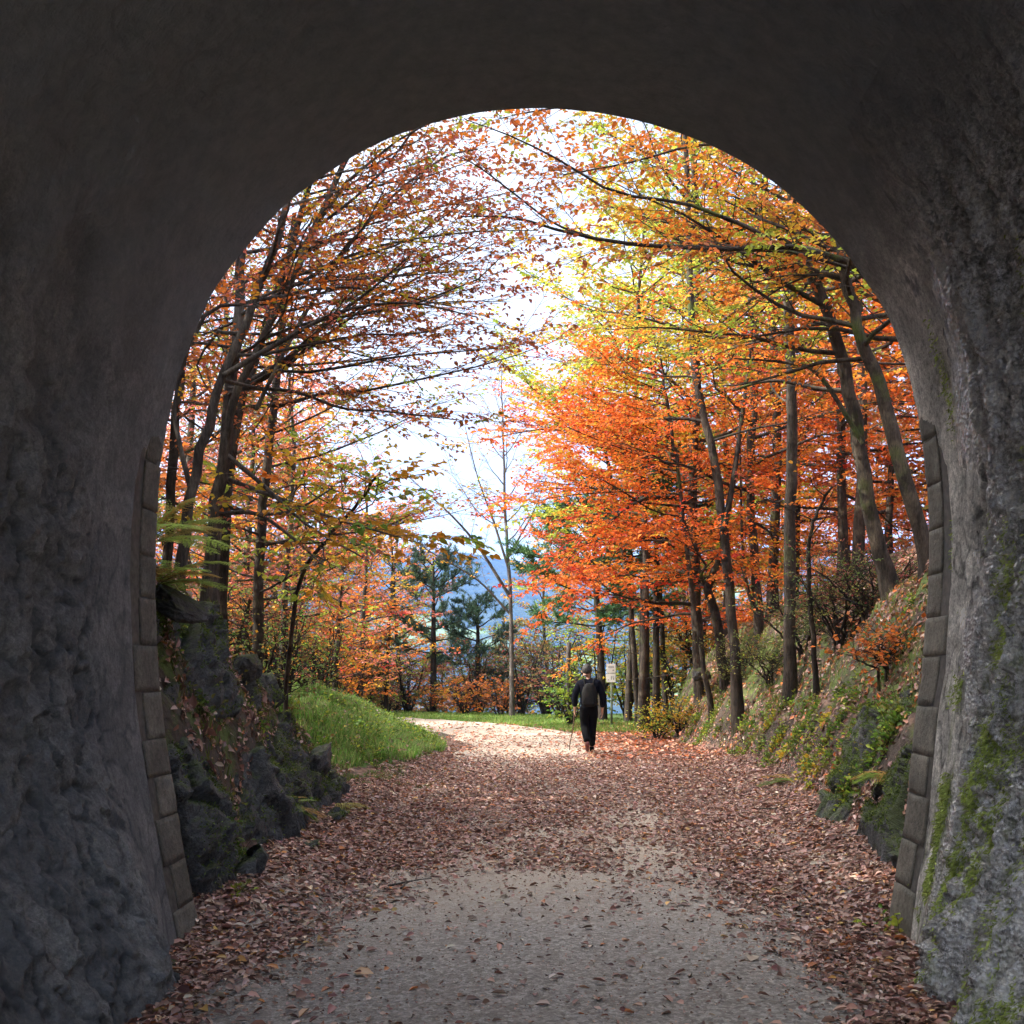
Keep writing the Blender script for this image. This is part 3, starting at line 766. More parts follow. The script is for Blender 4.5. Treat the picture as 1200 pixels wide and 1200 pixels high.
make_tree('beech_tree', 'upright grey-brown beech trunk nearest the left wall, dark limb stubs low down, russet leaves', 'tree',
          [gtrunk([(247, 715), (251, 620), (262, 540), (272, 460), (279, 370), (284, 280), (300, 120), (310, -20)], 12, 12.3, .085, .03)],
          beech(prim=18, f0=.42, len=3.2, az=1.3, pal=RUS, keep=.62, e0=.05, e1=.7, **LACY),
          limbs=[(pxl([(268, 462), (330, 425), (365, 395), (392, 372), (440, 335), (480, 300)], 12, 11), .036, .007),
                 (pxl([(268, 455), (340, 458), (400, 478), (450, 482), (535, 492)], 12, 10.6), .025, .006),
                 (pxl([(256, 602), (300, 602), (340, 628), (378, 662)], 12, 11), .03, .008, dict(keep=.15)),
                 (pxl([(262, 530), (310, 570), (360, 615), (432, 657)], 12, 10.5), .03, .007, dict(keep=.3)),
                 (pxl([(256, 590), (300, 602), (345, 598), (390, 572)], 12, 12.5), .03, .01, dict(keep=.4)),
                 (pxl([(262, 560), (330, 585), (400, 610), (470, 630)], 12.2, 10.5), .03, .006, dict(pal=dict(lime=3, gold=2, yellow=1, green=.6), size=.085, keep=.8))],
          seed=11, bark='bark_far')
make_tree('beech_tree', 'slim dark beech trunk leaning right, left of the grey-brown trunk by the left wall', 'tree',
          [gtrunk([(203, 660), (222, 590), (243, 500), (262, 440), (300, 350), (333, 245), (352, 150), (380, 20)], 10.5, 10.6, .058, .022)],
          beech(prim=12, f0=.4, len=2.6, az=1.4, pal=RUS, keep=.62, **LACY),
          limbs=[(pxl([(225, 580), (204, 470), (240, 370), (290, 355), (350, 333), (450, 325), (560, 316)], 10.6, 11.2), .026, .006, dict(bare=.3, keep=.75)),
                 (pxl([(262, 440), (330, 400), (400, 365), (480, 355), (560, 372)], 10.5, 10.8), .03, .006, dict(pal=dict(orange=2, gold=2, lime=1, russet=1)))],
          seed=12, bark='bark_far')
make_tree('beech_tree', 'pale slender beech stem leaning far right beside the dark leaning trunk on the left bank', 'tree',
          [gtrunk([(234, 670), (262, 520), (290, 430), (340, 330), (392, 215), (432, 130), (470, 20)], 11.5, 11.5, .05, .02)],
          beech(prim=12, f0=.35, len=2.7, az=1.5, pal=dict(pink=2, russet=3, orange=1.5, gold=1), keep=.6, twig=7, **LACY),
          limbs=[(pxl([(300, 480), (345, 390), (400, 300), (460, 230), (520, 185), (560, 175)], 11.3, 12), .025, .006)],
          bark='bark_pale', seed=13)
make_tree('beech_tree', 'beech behind the leaning stems on the left bank, sparse pink-russet crown against the sky', 'tree',
          [gtrunk([(262, 700), (268, 560), (300, 420), (350, 260), (380, 120), (400, -60)], 15, 15.5, .07, .025)],
          beech(prim=26, f0=.3, len=4.2, az=1.6, azp=.5, pal=dict(russet=4, pink=2.6, orange=1.5, gold=.7, lime=.4), keep=.55, twig=7, **LACY), seed=14)
make_tree('beech_tree', 'thin beech hard against the left tunnel edge, russet and olive leaves behind the ferns', 'tree',
          [gtrunk([(192, 690), (200, 560), (215, 420), (235, 300), (250, 150)], 14, 14.5, .07, .03)],
          beech(prim=16, thin=.6, f0=.25, len=2.6, pal=dict(russet=3, plum=1.5, olive=1.2, orange=1.2, yellow=.6), keep=.55), seed=15)
make_tree('beech_tree', 'orange and gold beech on the green knoll behind the left trunks', 'tree',
          [gtrunk([(300, 740), (305, 640), (318, 500), (330, 380), (345, 250)], 19, 19, .1, .04)],
          beech(prim=24, f0=.12, len=3.4, az=1.6, azp=.3, pal=dict(orange=1.6, gold=2, russet=2, pink=1.4, yellow=1, lime=2), keep=.55, thin=.6), seed=16)
make_tree('oak_tree', 'young oak with yellow-green leaves leaning over the green knoll on the left', 'tree',
          [gtrunk([(330, 770), (350, 690), (385, 630), (420, 590), (440, 560)], 15.5, 13.5, .034, .015)],
          beech(prim=14, f0=.35, len=1.7, pal=dict(lime=4, gold=2.5, yellow=1.5, olive=1, orange=.8), keep=.9, size=.1, e0=-.1, e1=.4), seed=17)

# denser autumn wood farther along the left
def maple_label(i): return LBL[i]
LT = [  # px of trunk base, depth, height, spread, palette, keep, label
    (330, 26, 7.5, 2.9, dict(orange=2, gold=2, russet=2, lime=1.2, brown=1), .8, 'russet and gold small tree behind the green knoll, left of the pink maple'),
    (392, 33, 7.0, 2.6, dict(pink=3, red=1.4, orange=2, gold=1), .8, 'pink and orange maple left of the far bend, beside the thin straight trunk'),
    (421, 38, 8.8, 2.6, dict(orange=2.4, pink=2, gold=1.6, russet=1), .7, 'maple with a thin straight trunk where the path leaves the picture'),
    (452, 45, 8.0, 2.2, dict(lime=3, yellow=2, olive=1, orange=.6), .85, 'yellow-green slender tree just left of the dark pine at the bend'),
    (250, 23, 9, 3.2, dict(russet=2, pink=2, olive=2, lime=1, plum=1), .6, 'tall russet tree seen between the left trunks'),
    (285, 31, 10, 3.6, dict(russet=2, pink=1.6, olive=1.6, green=1, orange=1), .8, 'russet and olive tree low behind the left limbs'),
    (350, 43, 10, 3.4, dict(gold=2, orange=2, olive=1.4, rust=2), .8, 'gold and rust tree farthest back on the left side'),
    (215, 30, 12, 4, dict(pink=2, russet=2, plum=1.5), .6, 'tall thinly leaved pink-russet tree beside the left tunnel edge'),
]
for i, (px, Y, h_, sp_, pal, kp, lab) in enumerate(LT):
    b = at(px, 800, Y); b[2] = Hs(b[0], b[1])
    make_tree('maple_tree', lab, 'tree', [([b, b + (.1, 0, h_ * .35), b + (.25, .1, h_ * .7), b + (.2, 0, h_)], .035 + .009 * h_, .02)],
              beech(prim=27, f0=.08, len=sp_, pal=pal, keep=min(1, kp + .12), size=.12, shape='beech', twig=6.5, leaf=13, e0=.1, e1=1.0), seed=40 + i, hexa=False, sides=6)

# ------------------------------------------------------------------ trees on the right bank
FIRE = dict(orange=4, fire=3, gold=1, red=.7, rust=1.3)
make_tree('beech_tree', 'dark forked beech trunk at the foot of the right bank, nearest the mossy slope', 'tree',
          [gtrunk([(866, 838), (857, 720), (848, 620), (838, 545), (820, 470), (812, 400), (806, 260), (800, 60)], 21.5, 22, .11, .045)],
          beech(prim=14, f0=.42, len=2.6, pal=FIRE, keep=.6),
          limbs=[(pxl([(848, 622), (858, 570), (868, 500), (880, 400), (890, 240)], 21.6, 22), .075, .02, dict(bare=.4))], seed=21, bark='bark_dark')
make_tree('beech_tree', 'thick upright trunk left of the forked beech, vivid orange low sprays', 'tree',
          [gtrunk([(823, 806), (815, 700), (812, 560), (816, 440), (815, 290), (812, 60)], 26.5, 26.5, .15, .06)],
          beech(prim=44, f0=.14, len=4.9, az=-1.6, azp=.5, palf=.47, pal_hi=dict(lime=4.5, yellow=2.8, gold=1, olive=1), keep_hi=1, pal=dict(orange=4, fire=4, gold=.8, red=.8), keep=.9, e0=.0, e1=.6, size=.09), seed=22, bark='bark')
make_tree('beech_tree', 'fiery orange beech spreading low layered sprays left over the path side', 'tree',
          [gtrunk([(836, 812), (812, 700), (796, 560), (786, 500), (774, 420)], 24.0, 24.0, .06, .025)],
          beech(prim=34, f0=.3, f1=1, len=3.9, az=-1.55, azp=.62, azs=.8, pal=dict(orange=5, fire=4.5, gold=1, red=.5), keep=1, e0=.0, e1=.35, size=.085, up=-.12, sec=4.2), seed=23)
make_tree('beech_tree', 'orange-red beech behind the low layered sprays right of centre', 'tree',
          [gtrunk([(748, 830), (738, 700), (722, 600), (708, 520), (694, 450)], 34, 31, .09, .03)],
          beech(prim=32, f0=.28, f1=1, len=3.7, pal=dict(orange=4, fire=4, red=1.5, gold=.8), keep=1, e0=.05, e1=.6, size=.1, leaf=14), seed=24, hexa=False)
make_tree('beech_tree', 'crooked dark short trunk with a broken top between two right bank beeches', 'tree',
          [gtrunk([(852, 792), (838, 722), (830, 690), (840, 664), (846, 645)], 24.5, 24.5, .12, .07)],
          beech(prim=4, f0=.5, len=1.2, pal=FIRE, keep=.5), seed=25, bark='bark_dark')
make_tree('beech_tree', 'slim trunk with side fork between the forked beech and the straight bare trunk', 'tree',
          [gtrunk([(892, 772), (884, 660), (880, 560), (884, 440), (886, 300), (880, 120)], 23.5, 23.5, .105, .05)],
          beech(prim=26, f0=.3, len=3.4, palf=.6, pal_hi=dict(lime=2.4, yellow=4, gold=2), keep_hi=.95, pal=dict(orange=3, rust=3, fire=1.5, pink=1, gold=1), keep=.75),
          limbs=[(pxl([(890, 730), (876, 690), (870, 640), (868, 560), (866, 470)], 23.5, 23.3), .05, .012)], seed=26)
make_tree('snag_tree', 'straight bare trunk with a snapped top hanging left on the right bank', 'tree',
          [gtrunk([(925, 763), (927, 620), (928, 480), (924, 390), (922, 326)], 18.5, 18.5, .105, .08)],
          beech(prim=3, f0=.3, len=1.6, pal=FIRE, keep=.35),
          limbs=[(pxl([(936, 318), (905, 336), (878, 352), (845, 378)], 18.4, 18.2), .10, .02, dict(clothe=False)),
                 (pxl([(988, 458), (955, 455), (920, 447), (890, 448), (858, 458)], 18.0, 18.3), .045, .02, dict(clothe=False)),
                 (pxl([(924, 350), (960, 352), (1000, 350)], 18.5, 18.6), .03, .01, dict(clothe=False))], seed=27)
make_tree('beech_tree', 'long beech trunk leaning left near the top of the right bank', 'tree',
          [gtrunk([(1048, 700), (1024, 620), (1006, 520), (990, 430), (960, 340), (935, 285), (928, 220), (915, 80)], 15.5, 15.2, .118, .05)],
          beech(prim=16, f0=.45, len=3.2, az=-1.4, pal=dict(orange=2, gold=2, yellow=2.4, rust=1, lime=3.4), keep=.8),
          limbs=[(pxl([(1000, 500), (1010, 560), (1020, 600)], 15.4, 15.4), .02, .01, dict(clothe=False)),
                 (pxl([(1012, 520), (960, 440), (920, 425), (860, 420)], 15.2, 15.5), .04, .01, dict(keep=.4))], seed=28)
make_tree('beech_tree', 'curved beech trunk beside the right tunnel edge with a long limb reaching left', 'tree',
          [gtrunk([(1090, 690), (1078, 620), (1052, 530), (1030, 450), (1010, 400), (996, 340), (980, 280), (960, 150)], 13.8, 13.6, .11, .045)],
          beech(prim=12, f0=.5, len=3.0, az=-1.2, pal=dict(orange=3, gold=2, yellow=2, rust=1.5, lime=1), keep=.8),
          limbs=[(pxl([(1030, 338), (1005, 312), (980, 303), (945, 292), (910, 289), (860, 292), (815, 290), (760, 288), (700, 280), (640, 266), (600, 254), (540, 254)], 13.6, 12), .048, .008, dict(maxL=4.5, bare=.25, sec=4, twig=7, pal=dict(rust=4, orange=3, russet=2, gold=1), keep=.6)),
                 (pxl([(912, 289), (880, 268), (840, 252), (800, 238), (720, 225), (660, 190), (600, 160), (545, 140)], 13.1, 12), .03, .005, dict(bare=.2, sec=4.2, pal=dict(rust=4, orange=3, gold=1.2, yellow=.4), keep=.75)),
                 (pxl([(700, 280), (650, 262), (600, 225), (560, 195), (530, 180)], 12.6, 12.2), .015, .005, dict(sec=5, pal=dict(rust=4, russet=3, orange=2)))], seed=29)
make_tree('beech_tree', 'beech out of frame above the right bank, its orange branches crossing the arch top', 'tree',
          [gtrunk([(1135, 650), (1130, 500), (1110, 350), (1080, 200), (1060, 20)], 14.5, 14.5, .15, .07)],
          beech(prim=20, f0=.4, len=4.2, az=-1.5, azp=.75, azs=.4, pal=dict(rust=2, orange=2.4, gold=1.4, yellow=1.4, lime=3.4), keep=.7, e0=.2, e1=.5),
          limbs=[(pxl([(1080, 250), (1000, 210), (900, 175), (820, 170), (740, 190), (660, 205)], 14.2, 12.8), .03, .006, dict(sec=5, pal=dict(rust=4, orange=3, gold=1), maxL=4.5)),
                 (pxl([(1080, 200), (980, 150), (880, 120), (780, 110), (690, 120), (600, 135)], 14.4, 13.4), .045, .008, dict(sec=4.5, pal=dict(lime=2.5, orange=3, yellow=1, rust=2), maxL=4.5))], seed=30)
make_tree('beech_tree', 'thin crooked sapling trunk right of the snapped trunk on the leafy slope', 'tree',
          [gtrunk([(958, 802), (950, 700), (948, 640), (958, 600), (975, 570)], 17, 16.8, .045, .015)],
          beech(prim=6, f0=.35, len=1.0, pal=dict(orange=3, rust=2, gold=1), keep=.5), seed=31, bark='bark_dark')
YL = dict(lime=3, yellow=4, gold=1.6, olive=.8)
for i, (px, py, Y, h_, sp_, pal, kp, r_, lab) in enumerate([
    (752, 830, 30.5, 14.5, 4.8, dict(lime=5.5, yellow=2.6, gold=.6), 1., .1, 'tall yellow-green tree behind the fiery beech, crown reaching the arch top'),
    (736, 830, 36, 13.5, 4.2, dict(yellow=5, lime=2, gold=.8), 1., .1, 'bright yellow tree standing beyond the orange sprays'),
    (905, 770, 27, 15, 4.2, dict(lime=2.4, yellow=3, gold=2, orange=1.6), .75, .12, 'yellow and gold tree behind the straight snapped trunk'),
    (1005, 720, 24, 13, 3.8, dict(gold=3, orange=3, yellow=1.4, rust=1), .8, .11, 'gold-orange tree between the two leaning trunks on the right'),
    (850, 800, 33, 13, 3.9, dict(pink=3, red=2, rust=2, orange=1), .7, .1, 'pink-red tree behind the forked beech'),
    (930, 760, 34, 12, 4.0, dict(fire=3, rust=3, orange=2, pink=1), .9, .12, 'deep orange tree far behind the snapped trunk'),
    (1040, 730, 32, 11, 4.0, dict(rust=3, orange=2, brown=1.5, plum=.8), .9, .1, 'brown-orange tree low behind the right leaning trunks'),
    (990, 760, 42, 12, 4.4, dict(rust=3, orange=2, gold=1.5, olive=1.2), .9, .12, 'rust and olive tree deep in the right hand wood'),
    (880, 790, 44, 11, 4.4, dict(orange=3, fire=2, gold=1.5, olive=1), .9, .12, 'orange tree deep in the wood behind the slim fork'),
    (1090, 700, 40, 12, 4.4, dict(rust=3, brown=2, orange=2), .9, .12, 'rusty tree in the farthest right corner of the wood'),
    (800, 815, 42, 9, 3.4, dict(olive=3, gold=2, brown=1.5, green=1), .85, .1, 'olive-brown tree in shade behind the dark pine trunks'),
    (700, 830, 46, 8.5, 3.0, dict(gold=3, olive=2.4, brown=1.4, lime=1.4), .8, .1, 'brownish yellow oak behind the hiker, right of the valley view'),
]):
    b = at(px, py, Y); b[2] = Hs(b[0], b[1])
    make_tree('woodland_tree', lab, 'tree', [([b, b + (.1, 0, h_ * .35), b + (-.15, .1, h_ * .7), b + (.1, 0, h_)], r_ * 1.2, .03)],
              beech(prim=30, f0=.12 if i > 4 else .34, len=sp_, pal=pal, keep=min(1, kp + .1), size=.11 if Y < 30 else .14, twig=6.6, leaf=14 if Y < 34 else 12, e0=.05, e1=.9), seed=60 + i, hexa=False, sides=6)

# backdrop wood: copies of three trees standing deep behind both banks
protos = [o for o in list(COL.objects) if o.name.startswith('woodland_tree')][5:10]
adj = ['deep orange', 'brown-orange', 'rust and olive', 'orange and gold', 'rusty brown']
r2 = np.random.default_rng(5)
spots = [(8, 30), (10, 26), (12, 33), (9, 38), (14, 28), (16, 36), (13, 44), (18, 42), (20, 30), (11, 52), (16, 54), (22, 50), (7, 48), (8, 58), (14, 62), (24, 38), (26, 56), (20, 64), (9, 21), (13, 20),
         (-13, 50), (-18, 47), (-24, 45), (-10.5, 46), (-13.5, 43), (-16, 55), (-8, 54), (-11, 60), (-19, 60)]
for i, (x, y) in enumerate(spots):
    c = copy_tree(protos[i % 5]); x += r2.normal(0, .5); y += r2.normal(0, .8)
    s_ = .8 + .5 * r2.random(); c.location = (x, y, Hs(x, y)); c.scale = (s_, s_, s_); c.rotation_euler = (0, 0, 6.28 * r2.random())
    side_ = 'right' if x > 0 else 'left'
    c['label'] = 'background %s tree standing deep in the %s hand wood among its like' % (adj[i % 5], side_)
    c['group'] = 'background trees in the %s hand wood' % side_
# woods on the left hill above the rocks (they shade the foreground)
for i, (x, y, s_) in enumerate([(-8.5, 9.5, 1.0), (-9.0, 15, 1.0), (-11, 12, 1.15), (-7.6, 12.4, .85), (-12.5, 17, 1.1), (-13, 7.5, 1.2), (-9.5, 5, .9), (-8.2, 18, .9)]):
    c = copy_tree(protos[(i + 2) % 5]); c.location = (x, y, max(Hs(x, y), 0) if y > 7 else 8); c.scale = (s_,) * 3; c.rotation_euler = (0, 0, i * 1.3)
    c['label'] = 'tree on the hill above the left rocks, outside the arch view'; c['group'] = 'trees on the hill above the left rocks'

# unseen shade pines for the hill left of the portal are added further down
#PINESHADE
# ------------------------------------------------------------------ centre: bare tree, pines, thicket
b = at(600, 800, 41); b[2] = Hs(b[0], b[1])
make_tree('bare_tree', 'tall thin almost leafless tree in front of the valley, branches sweeping up left', 'tree',
          [([b, at(598, 700, 41), at(592, 600, 41), at(590, 520, 41), at(588, 430, 41)], .085, .015)],
          beech(prim=20, f0=.35, f1=.98, len=2.8, pal=dict(gold=2, brown=2, plum=1, olive=1), keep=.5, size=.13, twig=5, leaf=6, e0=.5, e1=1.1, up=.2, tw=2.5, sec=2.5),
          limbs=[(pxl([(598, 700), (560, 640), (525, 600), (480, 560)], 41, 39), .07, .012, dict(keep=.4)), (pxl([(597, 670), (578, 610), (560, 560), (545, 500)], 41, 40), .06, .012, dict(keep=.3)),
                 (pxl([(598, 720), (560, 680), (510, 650), (480, 630)], 41, 40), .05, .01, dict(keep=.5)), (pxl([(597, 650), (625, 600), (640, 560)], 41, 41), .05, .01, dict(keep=.3))],
          seed=81, hexa=False, bark='bark_far')

def make_pine(name, label, base, h_, spread, seed, r0=.16, f0=.35, pal=(.045, .10, .05), lean=0., n=26, bare_low=0):
    rng = np.random.default_rng(seed); wd, lv = Wood(), Leaves(); base = np.array(base, float)
    P = smooth_path([base, base + (lean * .3, 0, h_ * .4), base + (lean * .7, 0, h_ * .75), base + (lean, 0, h_)], 16)
    Pb = P.copy(); Pb[0, 2] -= .3; rad = np.linspace(r0, .03, 16); wd.add(Pb, rad, 8)
    for k in range(bare_low):
        f = rng.uniform(.12, f0); p = P[int(f * 15)]; az = rng.uniform(0, 6.28)
        Q = branch_path(rng, p, (math.sin(az), math.cos(az), .1), rng.uniform(.6, 1.8), 6, -.1, .2); wd.add(Q, np.linspace(.02, .004, 6), 3)
    for k in range(n):
        f = f0 + (1 - f0) * (k + rng.random()) / n; p = P[min(int(f * 15), 15)]; az = k * 2.4 + rng.normal(0, .3); g = (f - f0) / (1 - f0)
        Lb = spread * (math.sin(PI * (.25 + .7 * g)) ** .7) * rng.uniform(.7, 1.15); el = .0 + .7 * g
        Q = branch_path(rng, p, (math.sin(az) * math.cos(el), math.cos(az) * math.cos(el), math.sin(el)), Lb, 7, .25, .12)
        wd.add(Q, np.linspace(.035, .008, 7), 4)
        for j in range(int(Lb * 13)):
            t = rng.uniform(.35, 1); i = min(int(t * 6), 5); a_ = Q[i] + (Q[i + 1] - Q[i]) * (t * 6 - i)
            d = nrm(nrm(Q[-1] - Q[0]) * .8 + rng.normal(0, .5, 3) + (0, 0, .25)); l2 = rng.uniform(.3, .6)
            E = a_ + d * l2; wd.add(np.array([a_, (a_ + E) / 2, E]), [.01, .008, .005], 3)
            m_ = 46; tt = rng.uniform(.25, 1.05, m_)[:, None]; bp = a_ + d * l2 * tt
            dr = d * .7 + rng.normal(0, .6, (m_, 3)); dr[:, 2] += .25
            tone = np.array(pal) * rng.uniform(.7, 1.5)
            lv.add(bp, dr, rng.normal(0, 1, (m_, 3)), rng.uniform(.11, .2, m_), np.full(m_, .026), tone * (1 + rng.normal(0, .2, (m_, 1))))
    t = empty(name, base, label, 'tree')
    V, Fq = wd.arrays(base); mesh_obj('trunk', V, Fq, M['bark_dark'], t, smooth=True)
    V, Fq, C = lv.arrays(base, False, 0, 0); mesh_obj('crown', V, Fq, M['needle'], t, cols=C); LEAFN[0] += lv.count()
    return t
def gp(px, Y): b = at(px, 800, Y); return (b[0], b[1], Hs(b[0], b[1]))
make_pine('pine_tree', 'blue-green pine left of the valley view behind the bend', gp(508, 46), 6.6, 2.3, 90, pal=(.07, .12, .075), f0=.3, n=22)
make_pine('pine_tree', 'dark pine close right of the blue-green pine, low crown over the thicket', gp(560, 47), 5.0, 2.1, 91, pal=(.07, .12, .075), f0=.35, n=18)
make_pine('pine_tree', 'broad green pine above the hiker, lower branches bare and grey', gp(707, 37), 6.8, 2.9, 92, pal=(.07, .15, .055), f0=.42, n=34, bare_low=8, lean=-.4)
make_pine('pine_tree', 'thick dark pine trunk right of the white trail sign', gp(755, 33), 9.0, 2.2, 93, r0=.19, f0=.42, n=22, bare_low=10, pal=(.05, .11, .045))
make_pine('pine_tree', 'narrower dark pine trunk immediately right of the thick one by the sign', gp(769, 35), 9.5, 2.0, 94, r0=.13, f0=.5, n=14, bare_low=8)
make_pine('pine_tree', 'slanting thin pine trunk rightmost of the three by the trail sign', gp(781, 36), 9, 1.8, 95, r0=.1, f0=.5, n=12, bare_low=6, lean=-.6)

def make_shrub(name, label, x, y, h_, sp_, pal, seed, keep=1., stems=7, size=.08, twig=7, leaf=12, group=None, bark='bark_dark', cat='shrub', z=None, sec=4, tw=1., e=(.9, 1.35), hexa=False, prim=6):
    rng = np.random.default_rng(seed); zb = Hs(x, y) - .02 if z is None else z; tr = []
    for k in range(stems):
        az = k * 2.4 + rng.normal(0, .3); el = rng.uniform(*e); L = h_ * rng.uniform(.75, 1.1)
        d = np.array([math.sin(az) * math.cos(el) * sp_ / h_ * 1.3, math.cos(az) * math.cos(el) * sp_ / h_ * 1.3, math.sin(el)])
        b = np.array([x, y, zb]) + np.array([d[0], d[1], 0]) * .12
        tr.append((branch_path(rng, b, d, L, 5, -.25, .1), .012 + .012 * h_, .005))
    return make_tree(name, label, cat, tr, dict(sec=sec, twig=twig, leaf=leaf, size=size, len=sp_ * .75, prim=prim, f0=.15, f1=1, e0=.3, e1=.9, pal=pal, keep=keep, bare=.05, jit=.35, tw=tw, flat=.8, wig=.18),
                     seed=seed, group=group, bark=bark, sides=5, hexa=hexa, crown_name='foliage', off=(x, y, zb))
for i, (px, Y, h_, sp_, pal, kp, lab) in enumerate([
    (640, 46, 4.2, 2.0, dict(olive=3, brown=3, plum=1, dull=2), .8, 'dense dark thicket behind the grey post'),
    (598, 48, 4.0, 2.1, dict(dull=3, brown=3, plum=2), .75, 'dense brown-green thicket below the bare tree'),
    (548, 50, 3.6, 2.0, dict(plum=2, brown=3, olive=2), .7, 'dense purple-brown thicket at the right of the valley gap'),
    (455, 50, 4.0, 2.2, dict(olive=3, brown=2, rust=1), .8, 'dense olive thicket behind the yellow-green slender tree'),
    (405, 44, 3.6, 2.2, dict(brown=3, olive=2, gold=1.4), .85, 'brown and gold thicket left of the thin maple trunk'),
    (355, 38, 3.6, 2.2, dict(gold=2, brown=2, olive=2, russet=2), .85, 'mixed russet thicket above the green knoll'),
    (315, 30, 3.2, 2.0, dict(russet=2, brown=2, olive=2, green=1), .85, 'russet-green thicket behind the broom bush'),
    (270, 24, 3.0, 1.8, dict(plum=2, russet=2, brown=2, olive=1), .85, 'plum-brown thicket between the left trunks and the knoll'),
    (770, 43, 4.0, 2.2, dict(olive=3, green=2, gold=1), .9, 'olive-green thicket seen between the pine trunks'),
    (820, 38, 3.6, 2.0, dict(olive=2, gold=2, rust=1.5), .9, 'gold-olive thicket beyond the thick upright trunk'),
    (655, 39, 3.0, 1.3, dict(plum=1, brown=2, olive=1), .25, 'bare grey thicket bush left of the hiker'),
    (612, 43, 3.4, 1.6, dict(brown=2, plum=2, olive=1.4), .35, 'tangled dark bush behind the bare tree'),
    (560, 46, 3.3, 1.7, dict(brown=2, rust=1, olive=1.5), .35, 'grey-brown thicket bush below the dark pine'),
    (478, 47, 3.5, 1.9, dict(olive=2, brown=2, plum=1.5), .45, 'grey twiggy bush left of the blue-green pine'),
    (430, 46, 3.0, 1.7, dict(olive=2, brown=2, gold=.6), .5, 'dull brown bush where the path bends away'),
    (545, 43, 1.3, 1.0, dict(orange=2, rust=2, gold=2, brown=1), .9, 'low orange bush on the far verge of the bend'),
    (505, 45, 1.1, 1.0, dict(orange=2, brown=2, gold=2, olive=1), .9, 'low pale-orange bush left of the other on the far verge'),
    (585, 42, 1.3, 1.0, dict(orange=2, rust=3, brown=2), .8, 'small rusty bush on the verge below the bare tree'),
    (700, 38, 3.4, 1.5, dict(lime=4, green=3, yellow=1), 1., 'bright yellow-green hazel bush behind the hiker'),
    (735, 39, 3.0, 1.4, dict(lime=4, green=2.4, yellow=1.6, gold=1), 1., 'lime and gold hazel bush behind the trail sign'),
    (668, 34, 1.5, .7, dict(lime=3, green=4), 1., 'small bright green bush at the hiker\'s left side'),
    (790, 36, 2.4, 1.3, dict(olive=2, gold=2, lime=1.4), .9, 'gold-green bush at the base of the pines'),
    (380, 30, 2.6, 1.6, dict(gold=2, olive=2, orange=2), .8, 'mixed gold and olive bush at the top of the green knoll'),
    (335, 21, 1.7, 1.1, dict(green=3, dull=4, olive=2), .9, 'dark green broom bush on the crest of the left knoll'),
    (365, 23, 1.3, .9, dict(green=3, dull=3, olive=2, gold=.6), .9, 'smaller green bush right of the broom on the knoll'),
    (300, 17, 1.4, 1.0, dict(olive=3, brown=2, gold=2, green=1), .8, 'olive and brown bush behind the round boulder'),
    (400, 37, 2.6, 1.6, dict(orange=3, gold=2, brown=1.5), .8, 'orange-gold bush beside the thin maple trunk'),
]):
    b = at(px, 800, Y)
    make_shrub('shrub', lab, b[0], Y, h_, sp_, pal, 120 + i, prim=11 if 'thicket' in lab else 6, keep=kp, size=.13 if Y > 30 else .07, twig=6, leaf=10, tw=1.6 if kp < .6 else 1, sec=4.5 if kp < .6 else 4, stems=8)
for i, (px, Y, h_, sp_, pal, kp, lab) in enumerate([
    (985, 17, 1.3, 1.0, dict(dull=4, olive=2, plum=1.5, brown=1), .8, 'dark grey-green heather bush in front of the left-leaning trunk'),
    (945, 19, 1.2, .9, dict(dull=4, olive=2, brown=1), .8, 'dark heather bush right of the snapped trunk'),
    (1020, 16.5, 1.1, .9, dict(dull=3, plum=2, olive=2, brown=1), .8, 'purplish heather bush below the left-leaning trunk'),
    (905, 21, .8, .7, dict(olive=3, dull=3, lime=.6), .8, 'low olive heather at the foot of the slim fork'),
    (870, 23, .8, .7, dict(olive=3, dull=3, lime=.6), .8, 'low olive heather behind the forked beech foot'),
    (1046, 12.8, .34, .4, dict(orange=3, rust=4), .9, 'small rust-orange beech seedling above the mossy right rocks'),
    (797, 26.5, .8, .45, dict(yellow=3, gold=2, lime=2), .9, 'yellow and orange sapling bush at the left end of the right bank'),
    (770, 27, .8, .5, dict(yellow=3, lime=3), .8, 'small yellow-leaved bush left of the orange one on the bank end'),
]):
    b = at(px, 800, Y)
    make_shrub('shrub', lab, b[0], Y, h_, sp_, pal, 160 + i, keep=kp, size=.045 if 'heather' in lab else .07, twig=10, leaf=16 if 'heather' in lab else 10, sec=7, stems=9, e=(.6, 1.3))
hp = [o for o in COL.objects if o.name.startswith('pine_tree')][3]
for i, (x, y, s_) in enumerate([(-6.2, 8.6, .85), (-7.4, 10.4, .9), (-7.2, 7.6, .95), (-9, 9, 1.1), (-8.8, 13, 1.)]):  # unseen pines, sunk and widened, added to keep sun off the arch
    c = copy_tree(hp); c.location = (x, y, Hs(x, y) - 2.6); c.scale = (s_ * 1.5, s_ * 1.5, s_); c.rotation_euler = (0, 0, i * 1.1)
    c['label'] = 'unseen pine added on the hill above the left rocks to shade the arch'; c['group'] = 'added shade pines on the hill above the left rocks'
